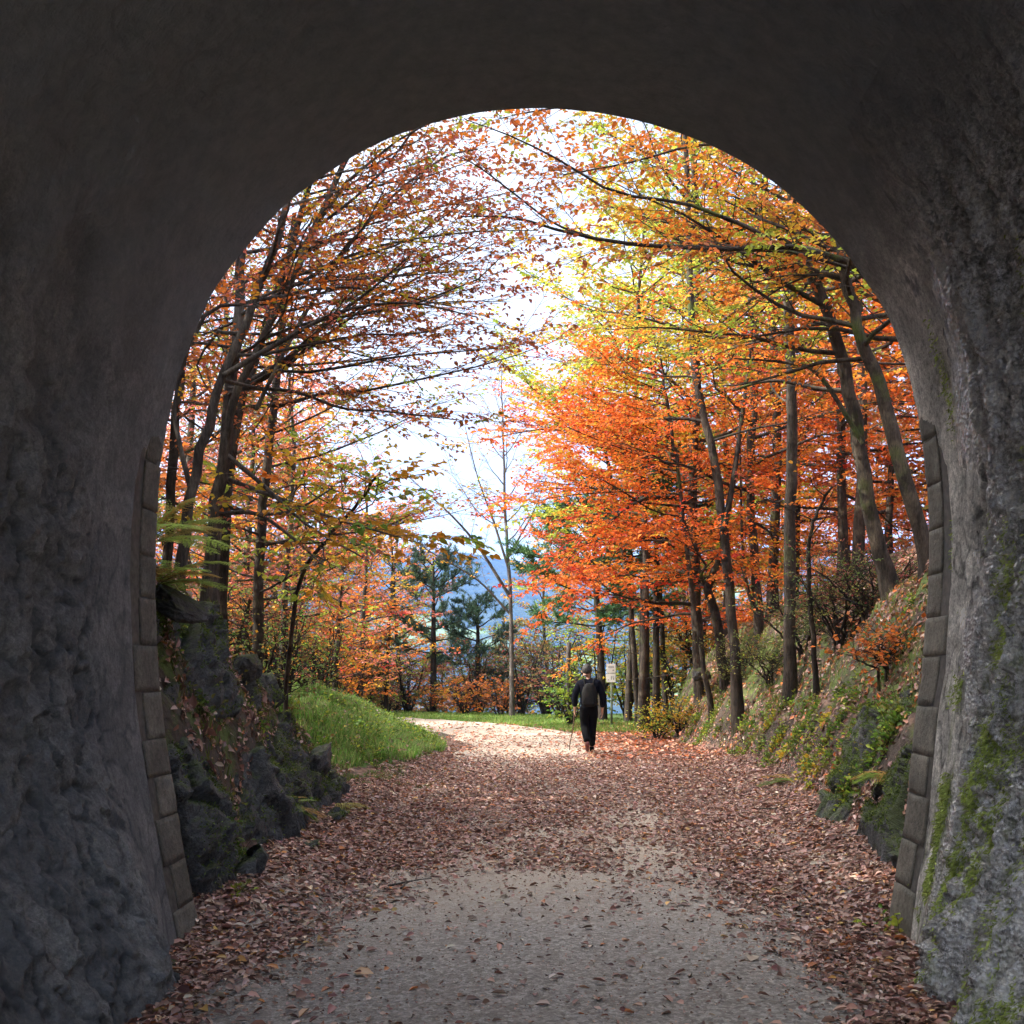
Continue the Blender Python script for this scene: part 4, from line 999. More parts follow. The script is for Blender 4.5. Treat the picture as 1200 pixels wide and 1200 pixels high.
for i, (px, Y, h_, sp_, pal, kp, lab) in enumerate([
    (640, 52, 9.5, 2.8, dict(gold=3, olive=3, brown=1.5, lime=1), .85, 'olive-gold tree on the valley edge left of the broad pine'),
    (430, 56, 11, 3.4, dict(olive=3, brown=2, gold=2, green=1), .85, 'olive-brown tree on the valley edge left of the blue-green pine'),
    (375, 52, 11, 3.6, dict(rust=2, gold=2, orange=2, olive=2), .9, 'rust and gold tree on the valley edge above the knoll'),
    (320, 42, 10, 3.4, dict(pink=2, russet=2, orange=2, olive=1), .9, 'pinkish russet tree filling the gap right of the left trunks'),
    (585, 60, 8.5, 2.8, dict(olive=3, brown=3, green=2, rust=1), .9, 'low brown-green tree behind the bare tree on the valley edge'),
    (520, 58, 6.5, 2.4, dict(dull=3, olive=3, brown=2), .9, 'low dull green tree under the valley gap'),
]):
    b = at(px, 800, Y); b[2] = Hs(b[0], b[1])
    make_tree('woodland_tree', lab, 'tree', [([b, b + (.1, 0, h_ * .35), b + (-.15, .1, h_ * .7), b + (.1, 0, h_)], .12, .03)],
              beech(prim=30, f0=.08, len=sp_, pal=pal, keep=kp, size=.17, twig=7.5, leaf=12, e0=.05, e1=.9), seed=230 + i, hexa=False, sides=6)
print('LEAVES', LEAFN[0])
# ------------------------------------------------------------------ rocks
def make_rock(label, c, size, seed, mat='rock', rot=0., cuts=16, group=None, tilt=(0, 0)):
    rng = np.random.default_rng(seed); bm = bmesh.new(); bmesh.ops.create_icosphere(bm, subdivisions=5, radius=1)
    V = np.array([v.co[:] for v in bm.verts]); Fq = np.array([[v.index for v in f.verts] for f in bm.faces]); bm.free()
    for k in range(cuts):
        n_ = nrm(rng.normal(0, 1, 3)); d_ = rng.uniform(.5, .85); s_ = V @ n_; V = V - np.maximum(s_ - d_, 0)[:, None] * n_ * .93
    V = V * (1 + .10 * fbm(V * 2 + seed, 4)[:, None] + .03 * fbm(V * 9 + seed, 3)[:, None])
    st = fbm(V * np.array([1.5, 1.5, 7]) + seed, 3); V = V * (1 + .03 * st[:, None])
    V = V * np.array(size); Rm = np.array((Matrix.Rotation(rot, 3, 'Z') @ Matrix.Rotation(tilt[0], 3, 'X') @ Matrix.Rotation(tilt[1], 3, 'Y'))); V = V @ Rm.T
    o = mesh_obj('rock', V, Fq, M[mat], smooth=True); o.location = tuple(map(float, c)); tag(o, label, 'rock', group); return o
def worley_planes(P, k):
    I = np.floor(P).astype(np.int64); f1 = np.full(len(P), 9.); f2 = f1.copy(); val = np.zeros(len(P))
    for dx in (-1, 0, 1):
        for dy in (-1, 0, 1):
            for dz in (-1, 0, 1):
                J = I + np.array([dx, dy, dz]); rnd_ = [_h(J[:, 0], J[:, 1], J[:, 2], k + q) for q in range(7)]
                c_ = J + .1 + .8 * np.stack(rnd_[:3], 1); dl = P - c_; d = np.linalg.norm(dl, axis=1)
                v_ = (rnd_[3] - .5) * 1.1 + (dl * (np.stack(rnd_[4:7], 1) - .5)).sum(1) * 1.7
                closer = d < f1; f2 = np.where(closer, f1, np.minimum(f2, d)); val = np.where(closer, v_, val); f1 = np.where(closer, d, f1)
    return val, f2 - f1
def moss_tufts(label, V, N, m_, n, seed, ln0, hang, cols=((.08, .13, .02), (.14, .20, .035), (.20, .26, .06), (.06, .09, .02))):
    rng = np.random.default_rng(seed); w_ = m_ / m_.sum(); idx = rng.choice(len(V), n, p=w_)
    B = V[idx] + rng.normal(0, .008, (n, 3)); D = nrm(N[idx] * .8 + rng.normal(0, .55, (n, 3)) + (0, 0, -hang)); lv = Leaves()
    ln = ln0 * rng.uniform(.5, 1.6, n); C = np.array(cols)[rng.integers(0, len(cols), n)] * (1 + .35 * fbm(B * 5, 3, seed)[:, None]) * (1 + rng.normal(0, .2, (n, 1)))
    lv.add(B, D, rng.normal(0, 1, (n, 3)), ln, ln * .32, C); Vv, Fq, Cc = lv.arrays(0, False, .05, .1)
    tag(mesh_obj('moss', Vv, Fq, M['fern'], cols=Cc), label, 'moss', kind='stuff')
moss_tufts('green moss strands hanging on the wet right tunnel wall', LIN['V'], LIN['N'], LIN['m'] + 1e-9, 34000, 3, .022, .9, ((.30, .38, .09), (.38, .46, .13), (.46, .54, .18), (.22, .28, .07)))
def outcrop(label, side, y0, y1, umax, seed, mat, amp=.2, lift=.02):
    X0 = XL if side < 0 else XR
    ys = np.arange(y0, y1, .022); t = np.concatenate([np.linspace(-.25, 0, 10)[:-1], np.linspace(0, .8, 170), np.linspace(.8, umax, 24)[1:]]); Yg, U = np.meshgrid(ys, t, indexing='ij')
    foot = np.interp(Yg, *X0); Xg = foot + side * U; Zg = H(Xg, Yg, False); Zg = np.where(U < 0, -.15 + 0 * Zg, Zg)
    P = np.stack([Xg, Yg, Zg], -1)
    e1 = np.gradient(P, axis=0); e2 = np.gradient(P, axis=1); N = nrm(np.cross(e1, e2)); N = np.where((N[..., :1] * -side) < 0, -N, N); N = nrm(.4 * N + .6 * np.array([-side * .8, 0, .6]))
    Q = P.reshape(-1, 3); Qw = Q + .25 * np.stack([vnoise(Q * 1.5, j) for j in range(3)], 1)
    sh = Qw @ np.array([[1., 0, .3 * side], [.35, 1, 0], [0, -.5, 1.]]).T
    v1, e_1 = worley_planes(sh * np.array([1.25, .8, 1.55]), seed); v2, e_2 = worley_planes(sh * np.array([5, 3.4, 6.5]), seed + 9); v3, e_3 = worley_planes(sh * np.array([13, 10, 17]), seed + 19)
    d = amp * v1 + amp * .26 * v2 + amp * .06 * v3 - .05 * (1 - sstep(e_1, 0, .07)) - .015 * (1 - sstep(e_2, 0, .09)) + .05 * fbm(Q * 2.2, 4, seed) + .018 * fbm(Q * 9, 4, seed, .6)
    big = fbm(Q * .8, 2, seed + 5)
    # sinks under the soil toward its rim
    er = np.minimum.reduce([sstep(Yg - y0, 0, .25), sstep(y1 - Yg, 0, .8), sstep(umax - U, 0, .5)]).ravel()
    off = (d + lift + .22 * big) * er - .30 * (1 - er)
    V = Q + N.reshape(-1, 3) * off[:, None]
    # keep clear of the arch mouth
    i = np.arange(len(V)).reshape(Yg.shape); Fc = np.stack([i[:-1, :-1], i[:-1, 1:], i[1:, 1:], i[1:, :-1]], -1).reshape(-1, 4)
    if side > 0: Fc = Fc[:, ::-1]
    o = mesh_obj('rock_outcrop', V, Fc, M[mat], smooth=True); tag(o, label, 'rock')
    Ns = nrm(np.cross(np.gradient(V.reshape(P.shape), axis=0), np.gradient(V.reshape(P.shape), axis=1))).reshape(-1, 3); Ns = np.where((Ns[:, :1] * -side) < 0, -Ns, Ns)
    m_ = sstep(Ns[:, 2] + .8 * fbm(V * 2.5, 4, seed + 3), .1 if side > 0 else .25, .7) * (er > .4)
    moss_tufts('short green moss furring the rocks %s of the path' % ('right' if side > 0 else 'left'), V, Ns, m_, 50000 if side > 0 else 45000, seed, .022, .25)
outcrop('dark jagged rock outcrop forming the steep left bank outside the arch', -1, 6.95, 13.9, 1.25, 50, 'rock', .22, .03)
outcrop('mossy rock outcrop beside the right end of the arch', 1, 6.95, 12.4, 1.0, 80, 'rock_moss', .17, .0)
def rk(px, py, Y, size, lab, seed, **k): make_rock(lab, at(px, py, Y), size, seed, **k)
rk(208, 712, 8.3, (.28, .45, .14), 'pale flat ledge of rock just under the ferns at the left wall', 1, tilt=(0, .5))
rk(287, 782, 10.6, (.17, .2, .21), 'dark round mossy boulder on top of the left bank', 4, mat='rock_moss')
rk(365, 905, 12.6, (.2, .5, .42), 'dark split rock at the right end of the left bank', 5, tilt=(0, .6))
rk(340, 895, 12.0, (.18, .4, .30), 'upright dark rock left of the split rock on the left bank', 6, tilt=(0, .5))
rk(822, 790, 26.0, (.3, .3, .22), 'small dark rock at the foot of the thick upright trunk', 16, mat='rock_moss')
rk(1062, 1128, 6.3, (.12, .12, .06), 'small grey stone at the foot of the right wall', 17)
rk(152, 1160, 5.7, (.2, .5, .13), 'low grey footing stone along the left wall', 18)

# ------------------------------------------------------------------ ferns
def make_fern(label, p, n, L, seed, col, az0=0., azr=PI, size=1., group='ferns on the banks', elev=(.5, 1.1)):
    rng = np.random.default_rng(seed); wd = Wood(); lv = Leaves(); p = np.array(p, float)
    t = empty('fern', p, label, 'fern', group)
    for k in range(n):
        az = az0 + azr * (2 * (k + rng.random()) / n - 1); el = rng.uniform(*elev); l = L * rng.uniform(.75, 1.15)
        Q = branch_path(rng, p, (math.sin(az) * math.cos(el), math.cos(az) * math.cos(el), math.sin(el)), l, 24, -1.0, .02)
        wd.add(Q, np.linspace(.004, .001, 24), 3)
        T = nrm(np.gradient(Q, axis=0)); sv = nrm(np.cross(T, (0, 0, 1.)))
        base_c = np.array(col) * rng.uniform(.75, 1.3)
        if rng.random() < .25: base_c = np.array((.42, .26, .07))
        for i in range(4, 24):
            g = (i - 4) / 20; pl = l * .30 * (math.sin(PI * min(1, .18 + .82 * (1 - g))) ** .9 if g > .0 else .4) * (1 - .35 * g) + .01
            for s_ in (-1, 1):
                d = nrm(T[i] * .35 + sv[i] * s_ * 1.0 + rng.normal(0, .06, 3) + (0, 0, -.1))
                m_ = max(3, int(pl / .022)); tt = (np.arange(m_) + .5) / m_
                bp = Q[i] + d * pl * tt[:, None]; s2 = nrm(np.cross(d, (0, 0, 1.)))
                bp = np.vstack([bp, bp]); ln = np.tile(.034 * size * (1 - .75 * tt) + .007, 2)
                dr = np.vstack([d * .5 + s2, d * .5 - s2] if False else [np.tile(d * .5 + s2, (m_, 1)), np.tile(d * .5 - s2, (m_, 1))])
                nn = np.tile(nrm(np.cross(T[i], sv[i] * 1.)) * -1, (2 * m_, 1)) + rng.normal(0, .12, (2 * m_, 3)); nn[:, 2] = np.abs(nn[:, 2])
                lv.add(bp, dr, nn, ln, ln * .5, np.tile(base_c * rng.uniform(.85, 1.15), (2 * m_, 1)))
    V, Fq = wd.arrays(p); mesh_obj('stalks', V, Fq, M['fern'], t, cols=np.full((len(V), 3), (.12, .14, .04)))
    V, Fq, C = lv.arrays(p, False, .05, .1); mesh_obj('fronds', V, Fq, M['fern'], t, cols=C)
    return t
G1 = (.38, .50, .12)
make_fern('tall green fern leaning out beside the left arch edge, topmost of the left ferns', at(172, 640, 8.2), 9, .62, 1, G1, az0=1.5, azr=1.6, elev=(.5, 1.2))
make_fern('drooping green fern under the tall fern, its yellow tips over the ledge', at(180, 690, 8.2), 10, .55, 2, G1, az0=1.5, azr=1.5, elev=(.2, .8))
make_fern('fern with some orange fronds farther back behind the topmost fern', at(190, 640, 9.2), 7, .55, 3, (.40, .34, .10), az0=1.4, azr=1.6)
def bankz(px, Y): x = at(px, 800, Y)[0]; return (x, Y, Hs(x, Y) + .02)
make_fern('small yellow fern at the end of the left bank over the fallen leaves', bankz(398, 12.2), 6, .32, 4, (.55, .48, .12), az0=1.8, azr=1.1, size=.8, elev=(.1, .6))
make_fern('green fern growing mid way up the left bank', bankz(330, 10.4), 8, .38, 5, (.22, .30, .07), az0=1.5, azr=1.8, size=.8, elev=(.1, .7))
make_fern('low green fern on the leafy right slope, left of the wet rocks', bankz(925, 14.5), 8, .38, 6, (.16, .25, .06), az0=-1.5, azr=2, size=.8, elev=(.1, .7))
make_fern('fern hanging from the right bank rocks beside the arch', bankz(1040, 9.8), 9, .34, 7, (.26, .38, .07), az0=-1.6, azr=1.4, size=.8, elev=(.1, .6))

# ------------------------------------------------------------------ low plants on the banks
rr = np.random.default_rng(33)
def plant(label, x, y, h_, pal, seed, size=.045, group='low plants on the right bank', n=26):
    rng = np.random.default_rng(seed); wd, lv = Wood(), Leaves(); z = Hs(x, y); p = np.array([x, y, z - .01])
    a_ = p + rng.normal(0, h_ * .35, (n, 3)) * (1, 1, 0); a_[:, 2] = H(a_[:, 0], a_[:, 1]) - .01
    d = nrm(rng.normal(0, .55, (n, 3)) + (0, 0, 1)); ln = h_ * rng.uniform(.5, 1.1, n); E = a_ + d * ln[:, None]
    wd.addm(np.stack([np.tile(p - (0, 0, .03), (n, 1)), a_, (a_ + E) / 2, E], 1), np.tile([.003, .003, .0025, .0015], (n, 1)), 3)
    leaf_spray(rng, lv, a_, d, ln, 9 / h_ * .6, size, pick(rng, pal, n), flat=.6)
    t = empty('plant', p, label, 'plant', group)
    V, Fq = wd.arrays(p); mesh_obj('stems', V, Fq, M['bark'], t); V, Fq, C = lv.arrays(p, True); mesh_obj('foliage', V, Fq, M['fern'], t, cols=C)
    return t
for i in range(90):
    y = rr.uniform(10, 29); xr = np.interp(y, *XR); x = xr + rr.uniform(-.05, 1.1) ** 1.1 if False else xr + abs(rr.normal(0, .45)) - .05
    pal = dict(lime=2.0, olive=3, green=3.4, dull=1) if rr.random() < .9 else dict(yellow=3, lime=2)
    where = 'beside the mossy rocks next to the arch' if y < 12.5 else 'below the two leaning trunks' if y < 16 else 'below the snapped trunk' if y < 19 else 'round the forked beech foot' if y < 23 else 'toward the far end of the bank'
    plant('low %s leafy plant on the right bank %s' % ('yellow' if 'dull' not in pal else 'green', where), x, y, rr.uniform(.10, .24), pal, 300 + i, size=.055)
for i in range(26):
    y = rr.uniform(8, 15); xl = np.interp(y, *XL); x = xl - abs(rr.normal(0, .4)) + .05
    plant('low leafy plant on the left bank %s' % ('under the tall ferns' if y < 9.5 else 'among the jagged rocks' if y < 12.5 else 'at the end next to the grass knoll'), x, y, rr.uniform(.1, .22), dict(olive=3, green=2, lime=1, dull=2), 400 + i, group='low plants on the left bank')
for i in range(38):
    y = rr.uniform(16.5, 28); xl = np.interp(y, *XL); x = xl - abs(rr.normal(0, 1.1)) - .1
    plant('leafy green weed in the bright grass %s' % ('at the near end of the left knoll' if y < 19 else 'in the middle of the left knoll' if y < 24 else 'at the far end of the left knoll'), x, y, rr.uniform(.18, .42), dict(lime=3, green=4), 600 + i, size=.06, group='weeds on the left knoll', n=22)
plant('green seedling at the foot of the right dressed stones', 2.05, 6.75, .16, dict(green=3, lime=3), 501, size=.06, group=None, n=9)
plant('green seedling low against the right rubble wall', 2.12, 5.9, .16, dict(green=3, lime=2), 502, size=.06, group=None, n=8)
plant('small pale green plant at the foot of the left dressed stones', -2.1, 7.3, .14, dict(olive=3, lime=2), 503, size=.05, group=None, n=9)

# ------------------------------------------------------------------ grass
def grass(name, label, X, Y, h_, cols, seed, wdt=.006):
    rng = np.random.default_rng(seed); n = len(X); Z = H(X, Y) - .01; B = np.stack([X, Y, Z], 1)
    az = rng.uniform(0, 2 * PI, n); ln = h_ * rng.uniform(.5, 1.25, n); lean = rng.uniform(.1, .7, n)
    d = np.stack([np.sin(az) * lean, np.cos(az) * lean, np.ones(n)], 1); d = nrm(d); s_ = np.stack([np.cos(az), -np.sin(az), 0 * az], 1)
    m1 = B + d * ln[:, None] * .6; d2 = nrm(d + np.stack([np.sin(az), np.cos(az), -.6 + 0 * az], 1) * .5); tip = m1 + d2 * ln[:, None] * .45
    w_ = (wdt * rng.uniform(.7, 1.4, n))[:, None]
    V = np.stack([B - s_ * w_, B + s_ * w_, m1 + s_ * w_ * .7, tip, m1 - s_ * w_ * .7], 1).reshape(-1, 3)
    i = np.arange(n)[:, None] * 5
    C = np.array(cols)[rng.integers(0, len(cols), n)] * (1 + rng.normal(0, .2, (n, 1)))
    patch = fbm(B * 1.2, 3, 4)[:, None]; C = C * (1 + .25 * patch)
    o = mesh_obj(name, V, [np.hstack([i, i + 1, i + 2, i + 4]), np.hstack([i + 4, i + 2, i + 3])], M['grassblade'], cols=np.repeat(np.clip(C, .01, 1), 5, axis=0))
    tag(o, label, 'grass', kind='stuff')
rg = np.random.default_rng(77)
n = 210000; X = rg.uniform(-9, -1.9, n); Y = rg.uniform(15.2, 33, n); xl = np.interp(Y, *XL)
edge = xl + .25 * vnoise(np.stack([X * 1.5, Y * 1.5, 0 * X], 1)) ; k = (X < edge) & (X > edge - 4.6) & (rg.random(n) < np.clip(1.15 - .22 * (edge - X), .15, 1))
k &= sstep(Y, 15.2, 17) > rg.random(n)
X, Y = X[k], Y[k]
grass('grass', 'bright green lush grass on the knoll left of the path', X, Y, .2, [(.15, .33, .05), (.22, .42, .08), (.11, .21, .04), (.34, .42, .14), (.30, .28, .12)], 1)
n = 120000; X = rg.uniform(-14, 4.5, n); Y = rg.uniform(30, 50, n); pdist = path_dist(X, Y); cen = np.interp(X, [-14, -7.5, -2.9, -.5, .5, 4], [43, 39.6, 33.6, 27, 26, 28])
k = (pdist > 1.75) & (pdist < 7) & (Y > cen) & (rg.random(n) < np.clip(1.25 - .16 * (pdist - 1.7), .1, 1))
grass('grass', 'short green grass verge on the far side of the bend', X[k], Y[k], .13, [(.14, .26, .04), (.20, .32, .06), (.12, .20, .035), (.26, .28, .08)], 2, wdt=.009)
n = 9000; X = rg.uniform(-3.2, -1.5, n); Y = rg.uniform(13.6, 17.5, n); k = fbm(np.stack([X * 2, Y * 1.5, 0 * X], 1), 2) > .05
grass('grass', 'thin grass tufts pushing through leaves below the knoll', X[k], Y[k], .07, [(.10, .18, .03), (.14, .20, .05)], 3, wdt=.004)
n = 26000; Y = rg.uniform(9, 31, n); X = np.interp(Y, *XR) + rg.uniform(.05, 3.2, n); k = (fbm(np.stack([X * 1.3, Y * .8, 0 * X], 1), 2) > .12)
grass('grass', 'wispy grass and moss tufts on the right bank', X[k], Y[k], .13, [(.14, .20, .04), (.22, .26, .06), (.26, .24, .09)], 4, wdt=.005)
n = 9000; Y = rg.uniform(7.3, 14.5, n); X = np.interp(Y, *XL) - rg.uniform(.0, 1.4, n); k = (fbm(np.stack([X * 1.8, Y * 1.3, 0 * X], 1), 2) > .1)
grass('grass', 'wispy grass tufts on the left bank', X[k], Y[k], .10, [(.11, .15, .035), (.16, .18, .05)], 5, wdt=.004)

# ------------------------------------------------------------------ fallen leaves
def litter(name, label, X, Y, lift, size, seed, cols, wts, flat=.35):
    rng = np.random.default_rng(seed); n = len(X); onp = path_dist(X, Y) < 1.95
    Z = H(X, Y) + np.where(onp, .030, .010) + rng.uniform(0, lift, n)
    az = rng.uniform(0, 2 * PI, n); d = np.stack([np.sin(az), np.cos(az), rng.normal(0, .18, n)], 1)
    e_ = .15; nx = (H(X + e_, Y, False) - H(X - e_, Y, False)) / (2 * e_); ny = (H(X, Y + e_, False) - H(X, Y - e_, False)) / (2 * e_)
    N = nrm(np.stack([-nx, -ny, np.ones(n)], 1)); d = d - N * (d * N).sum(1, keepdims=True) + N * rng.normal(0, .2, (n, 1))
    N = N + rng.normal(0, flat, (n, 3))
    w_ = np.array(wts, float); C = np.array(cols)[rng.choice(len(cols), n, p=w_ / w_.sum())] * (1 + rng.normal(0, .22, (n, 1))) * (1 + rng.normal(0, .06, (n, 3)))
    lv = Leaves(); sz = size * np.clip(rng.lognormal(-.08, .34, n), .35, 1.6)
    lv.add(np.stack([X, Y, Z], 1), d, N, sz, sz * rng.uniform(.45, .7, n), C)
    s1 = Leaves()
    V, Fq, C = lv.arrays(0, True, .22 + .0, .18)
    tag(mesh_obj(name, V, Fq, M['litter'], cols=C), label, 'fallen leaves', kind='stuff')
BR = [(.25, .13, .10), (.35, .19, .145), (.15, .08, .063), (.48, .30, .235), (.62, .46, .38), (.48, .18, .06), (.55, .33, .11)]
rl = np.random.default_rng(91)
def path_density(X, Y):
    P = np.stack([X, Y, 0 * X], 1); nz_ = .5 * fbm(P * 1.1, 3, 21)
    c = np.abs(X + .05)
    inside = sstep(c + .35 * nz_, 1.35, 1.85) * (Y < 7.6)
    a_ = np.clip(sstep(Y + 2.2 * nz_ + 2.6 * sstep(c, .5, 1.7), 3.6, 12.6), 0, 1) ** 3.2
    track = 1 - .72 * np.exp(-((X - .75 - .02 * Y) / .42) ** 2) * (1 - sstep(Y, 12, 17))
    open_ = 1 - .9 * sstep(Y - .6 * X, 17.5, 22.5)
    return np.clip(np.maximum(inside, a_ * track * open_ * (.5 + .5 * sstep(nz_ + .5 * sstep(c, .6, 1.6) - .2 * (1 - sstep(Y, 13, 18)), -.3, .3))), .022, 1)
n = 260000
Y = 4.2 + 24 * rl.random(n) ** 1.25; X = rl.uniform(-2.7, 3.4, n); xl = np.interp(Y, *XL); xr = np.interp(Y, *XR)
wl = np.where(Y < 6.9, -2.25, xl - .15); wr = np.where(Y < 6.9, 2.2, xr + .2)
k = (X > wl) & (X < wr) & (rl.random(n) < path_density(X, Y) * np.interp(Y, [4, 8, 14, 28], [1, 1, .8, .5]))
litter('fallen_leaves', 'brown and pinkish fallen leaves carpeting the path', X[k], Y[k], .020, .050, 1, BR, [4, 5, 3, 3, 1.6, .8, .3])
n = 90000; Y = 4.3 + 12 * rl.random(n); X = rl.uniform(-2.3, 2.9, n); k = rl.random(n) < .12 + .88 * np.clip(path_density(X, Y) * 2.2, 0, 1)
litter('leaf_crumbs', 'fine crumbled leaf scraps on the gravel', X[k], Y[k], .006, .017, 11, BR, [4, 4, 4, 2, 1, .3, .2], .5)
n = 7000; Y = rl.uniform(15.5, 29, n); X = np.interp(Y, *XL) - rl.uniform(0, 3.5, n); k = rl.random(n) < .28
litter('fallen_leaves', 'scattered brown and yellow leaves caught in the grass of the left knoll', X[k], Y[k], .14, .07, 12, BR + [(.7, .5, .1)], [3, 3, 2, 2, 1, 1.5, 1, 2], .7)
n = 60000; Y = rl.uniform(7.1, 30, n); X = np.interp(Y, *XR) + rl.uniform(0, 4.5, n)
k = rl.random(n) < np.where(fbm(np.stack([X * .9, Y * .7, 0 * X], 1), 3, 3) > -.15, .95, .3)
litter('fallen_leaves', 'orange-brown fallen leaves on the right bank', X[k], Y[k], .03, .07, 2, BR + [(.6, .16, .03)], [3, 4, 2, 2, 1, 1.6, .8, 1.6], .5)
n = 14000; Y = rl.uniform(7.1, 16, n); X = np.interp(Y, *XL) - rl.uniform(0, 2.2, n)
k = rl.random(n) < np.where(fbm(np.stack([X * .9, Y * .7, 0 * X], 1), 3, 5) > -.1, .9, .25)
litter('fallen_leaves', 'brown fallen leaves lodged on the left bank', X[k], Y[k], .03, .07, 3, BR, [4, 5, 3, 2, 1, .5, .2], .5)
n = 30000; Y = rl.uniform(20, 36, n); X = rl.uniform(-5, 4, n); k = (rl.random(n) < .8) & (X > np.interp(Y, *XL) + .1) & (X < np.interp(Y, *XR))
k &= rl.random(n) < np.where(X > .6, .7, .10)
litter('fallen_leaves', 'scattered orange and pink leaves on the sunlit bend', X[k], Y[k], .02, .08, 4, [(.5, .2, .12), (.55, .25, .15), (.6, .16, .04), (.3, .14, .09)], [2, 2, 1.4, 2])

def leaf_thing(label, x, y, size, col, seed, z=.04):
    lv = Leaves(); a_ = seed * 1.7
    lv.add(np.array([[0, 0, 0.]]), np.array([[math.sin(a_), math.cos(a_), .05]]), np.array([[.1, -.35, 1.]]), np.array([size]), np.array([size * .7]), np.array([col]))
    V, Fq, C = lv.arrays(0, True, .12, .1); o = mesh_obj('fallen_leaf', V, Fq, M['litter'], cols=C)
    o.location = (x, y, Hs(x, y) + z); tag(o, label, 'leaf')
leaf_thing('large tan leaf lying alone on the gravel at lower left', *at(414, 1150, 5.75)[:2], .11, (.55, .33, .18), 1)
leaf_thing('pale curled leaf alone on the gravel at lower right', *at(882, 1128, 6.1)[:2], .12, (.55, .47, .38), 2)

# twigs on the ground
for i, (px, Y, L, az, lab) in enumerate([(455, 8.0, .35, 1.0, 'thin fallen twig among the leaves at lower left'), (470, 7.9, .2, .2, 'short forked twig beside the thin twig at lower left'), (890, 12.5, .9, 1.9, 'long fallen stick across the leaves near the right bank')]):
    x = at(px, 1000, Y)[0]; rng = np.random.default_rng(i); z = Hs(x, Y) + .06
    wd = Wood(); Q = branch_path(rng, (x, Y, z), (math.sin(az), math.cos(az), .05), L, 8, 0, .12); wd.add(Q, np.linspace(.009, .003, 8), 5)
    Q2 = branch_path(rng, Q[4], (math.sin(az + .6), math.cos(az + .6), .15), L * .4, 5, 0, .12); wd.add(Q2, np.linspace(.005, .002, 5), 4)
    V, Fq = wd.arrays(np.array([x, Y, z])); o = mesh_obj('twig', V, Fq, M['bark_pale'], smooth=True); o.location = (x, Y, z); tag(o, lab, 'twig')

# ------------------------------------------------------------------ trail sign and post
M['signwhite'] = simple('sign_paint', (.78, .79, .77), (.84, .85, .83), 14, .5, 0)
M['signink'] = simple('sign_ink', (.22, .23, .24), (.30, .31, .32), 14, .6, 0)
M['postgreen'] = simple('weathered_post', (.10, .13, .08), (.20, .22, .15), 18, .7, .3)
def box_bm(bm, c, s, rot=None):
    r_ = bmesh.ops.create_cube(bm, size=1); 
    for v in r_['verts']:
        co = Vector((v.co.x * s[0], v.co.y * s[1], v.co.z * s[2]))
        if rot: co = rot @ co
        v.co = co + Vector(c)
    return r_['verts']
def bm_obj(name, bm, mat, parent=None, bevel=0, smooth=False):
    if bevel: bmesh.ops.bevel(bm, geom=bm.edges[:], offset=bevel, segments=2, affect='EDGES')
    me = bpy.data.meshes.new(name); bm.to_mesh(me); bm.free(); me.materials.append(mat)
    if smooth: me.polygons.foreach_set('use_smooth', [True] * len(me.polygons))
    o = bpy.data.objects.new(name, me); COL.objects.link(o)
    if parent: o.parent = parent
    return o
def build_sign():
    Y = 33.5; x = at(716, 0, Y)[0]; z0 = Hs(x, Y)
    t = empty('trail_sign', (x, Y, z0), 'two small white panels one above the other on a thin green-grey post', 'sign')
    bm = bmesh.new(); bmesh.ops.create_cone(bm, cap_ends=True, segments=14, radius1=.035, radius2=.032, depth=1.75)
    bmesh.ops.translate(bm, verts=bm.verts[:], vec=(0.02, .03, .80)); bm_obj('post', bm, M['postgreen'], t, smooth=True)
    top = EYE - (778 - VY) / F * Y - z0; mid = EYE - (789 - VY) / F * Y - z0; bot = EYE - (799.5 - VY) / F * Y - z0
    for (a_, b_, dx, marks) in ((mid + .01, top, 0.0, 'u'), (bot, mid - .01, .0, 'l')):
        bm = bmesh.new(); box_bm(bm, (dx, -.015, (a_ + b_) / 2), (.285, .018, b_ - a_)); pn = bm_obj('panel', bm, M['signwhite'], t, bevel=.006)
        bm = bmesh.new(); zc = (a_ + b_) / 2
        if marks == 'u':
            for i in range(3): box_bm(bm, (-.06 + i * .06, -.026, zc + .04), (.035, .004, .06))
            box_bm(bm, (.07, -.026, zc - .055), (.05, .004, .035))
        else:
            box_bm(bm, (.01, -.026, zc), (.022, .004, .11)); box_bm(bm, (.065, -.026, zc + .03), (.05, .004, .022)); box_bm(bm, (.075, -.026, zc - .03), (.03, .004, .05)); box_bm(bm, (-.08, -.026, zc - .06), (.035, .004, .03))
        bm_obj('marking', bm, M['signink'], pn)
build_sign()
def build_post():
    Y = 35.0; x = at(666, 0, Y)[0]; z0 = Hs(x, Y); bm = bmesh.new()
    bmesh.ops.create_cone(bm, cap_ends=True, segments=12, radius1=.085, radius2=.07, depth=2.7)
    bmesh.ops.translate(bm, verts=bm.verts[:], vec=(0, 0, 1.25)); bmesh.ops.subdivide_edges(bm, edges=[e_ for e_ in bm.edges if abs(e_.verts[0].co.z - e_.verts[1].co.z) > 1], cuts=8)
    for v in bm.verts: v.co.x += .015 * math.sin(v.co.z * 3); v.co.y += .01 * math.cos(v.co.z * 4)
    o = bm_obj('wooden_post', bm, M['bark_far'], smooth=True); o.location = (x, Y, z0); tag(o, 'upright grey wooden post behind the green bush left of the hiker', 'post')
build_post()

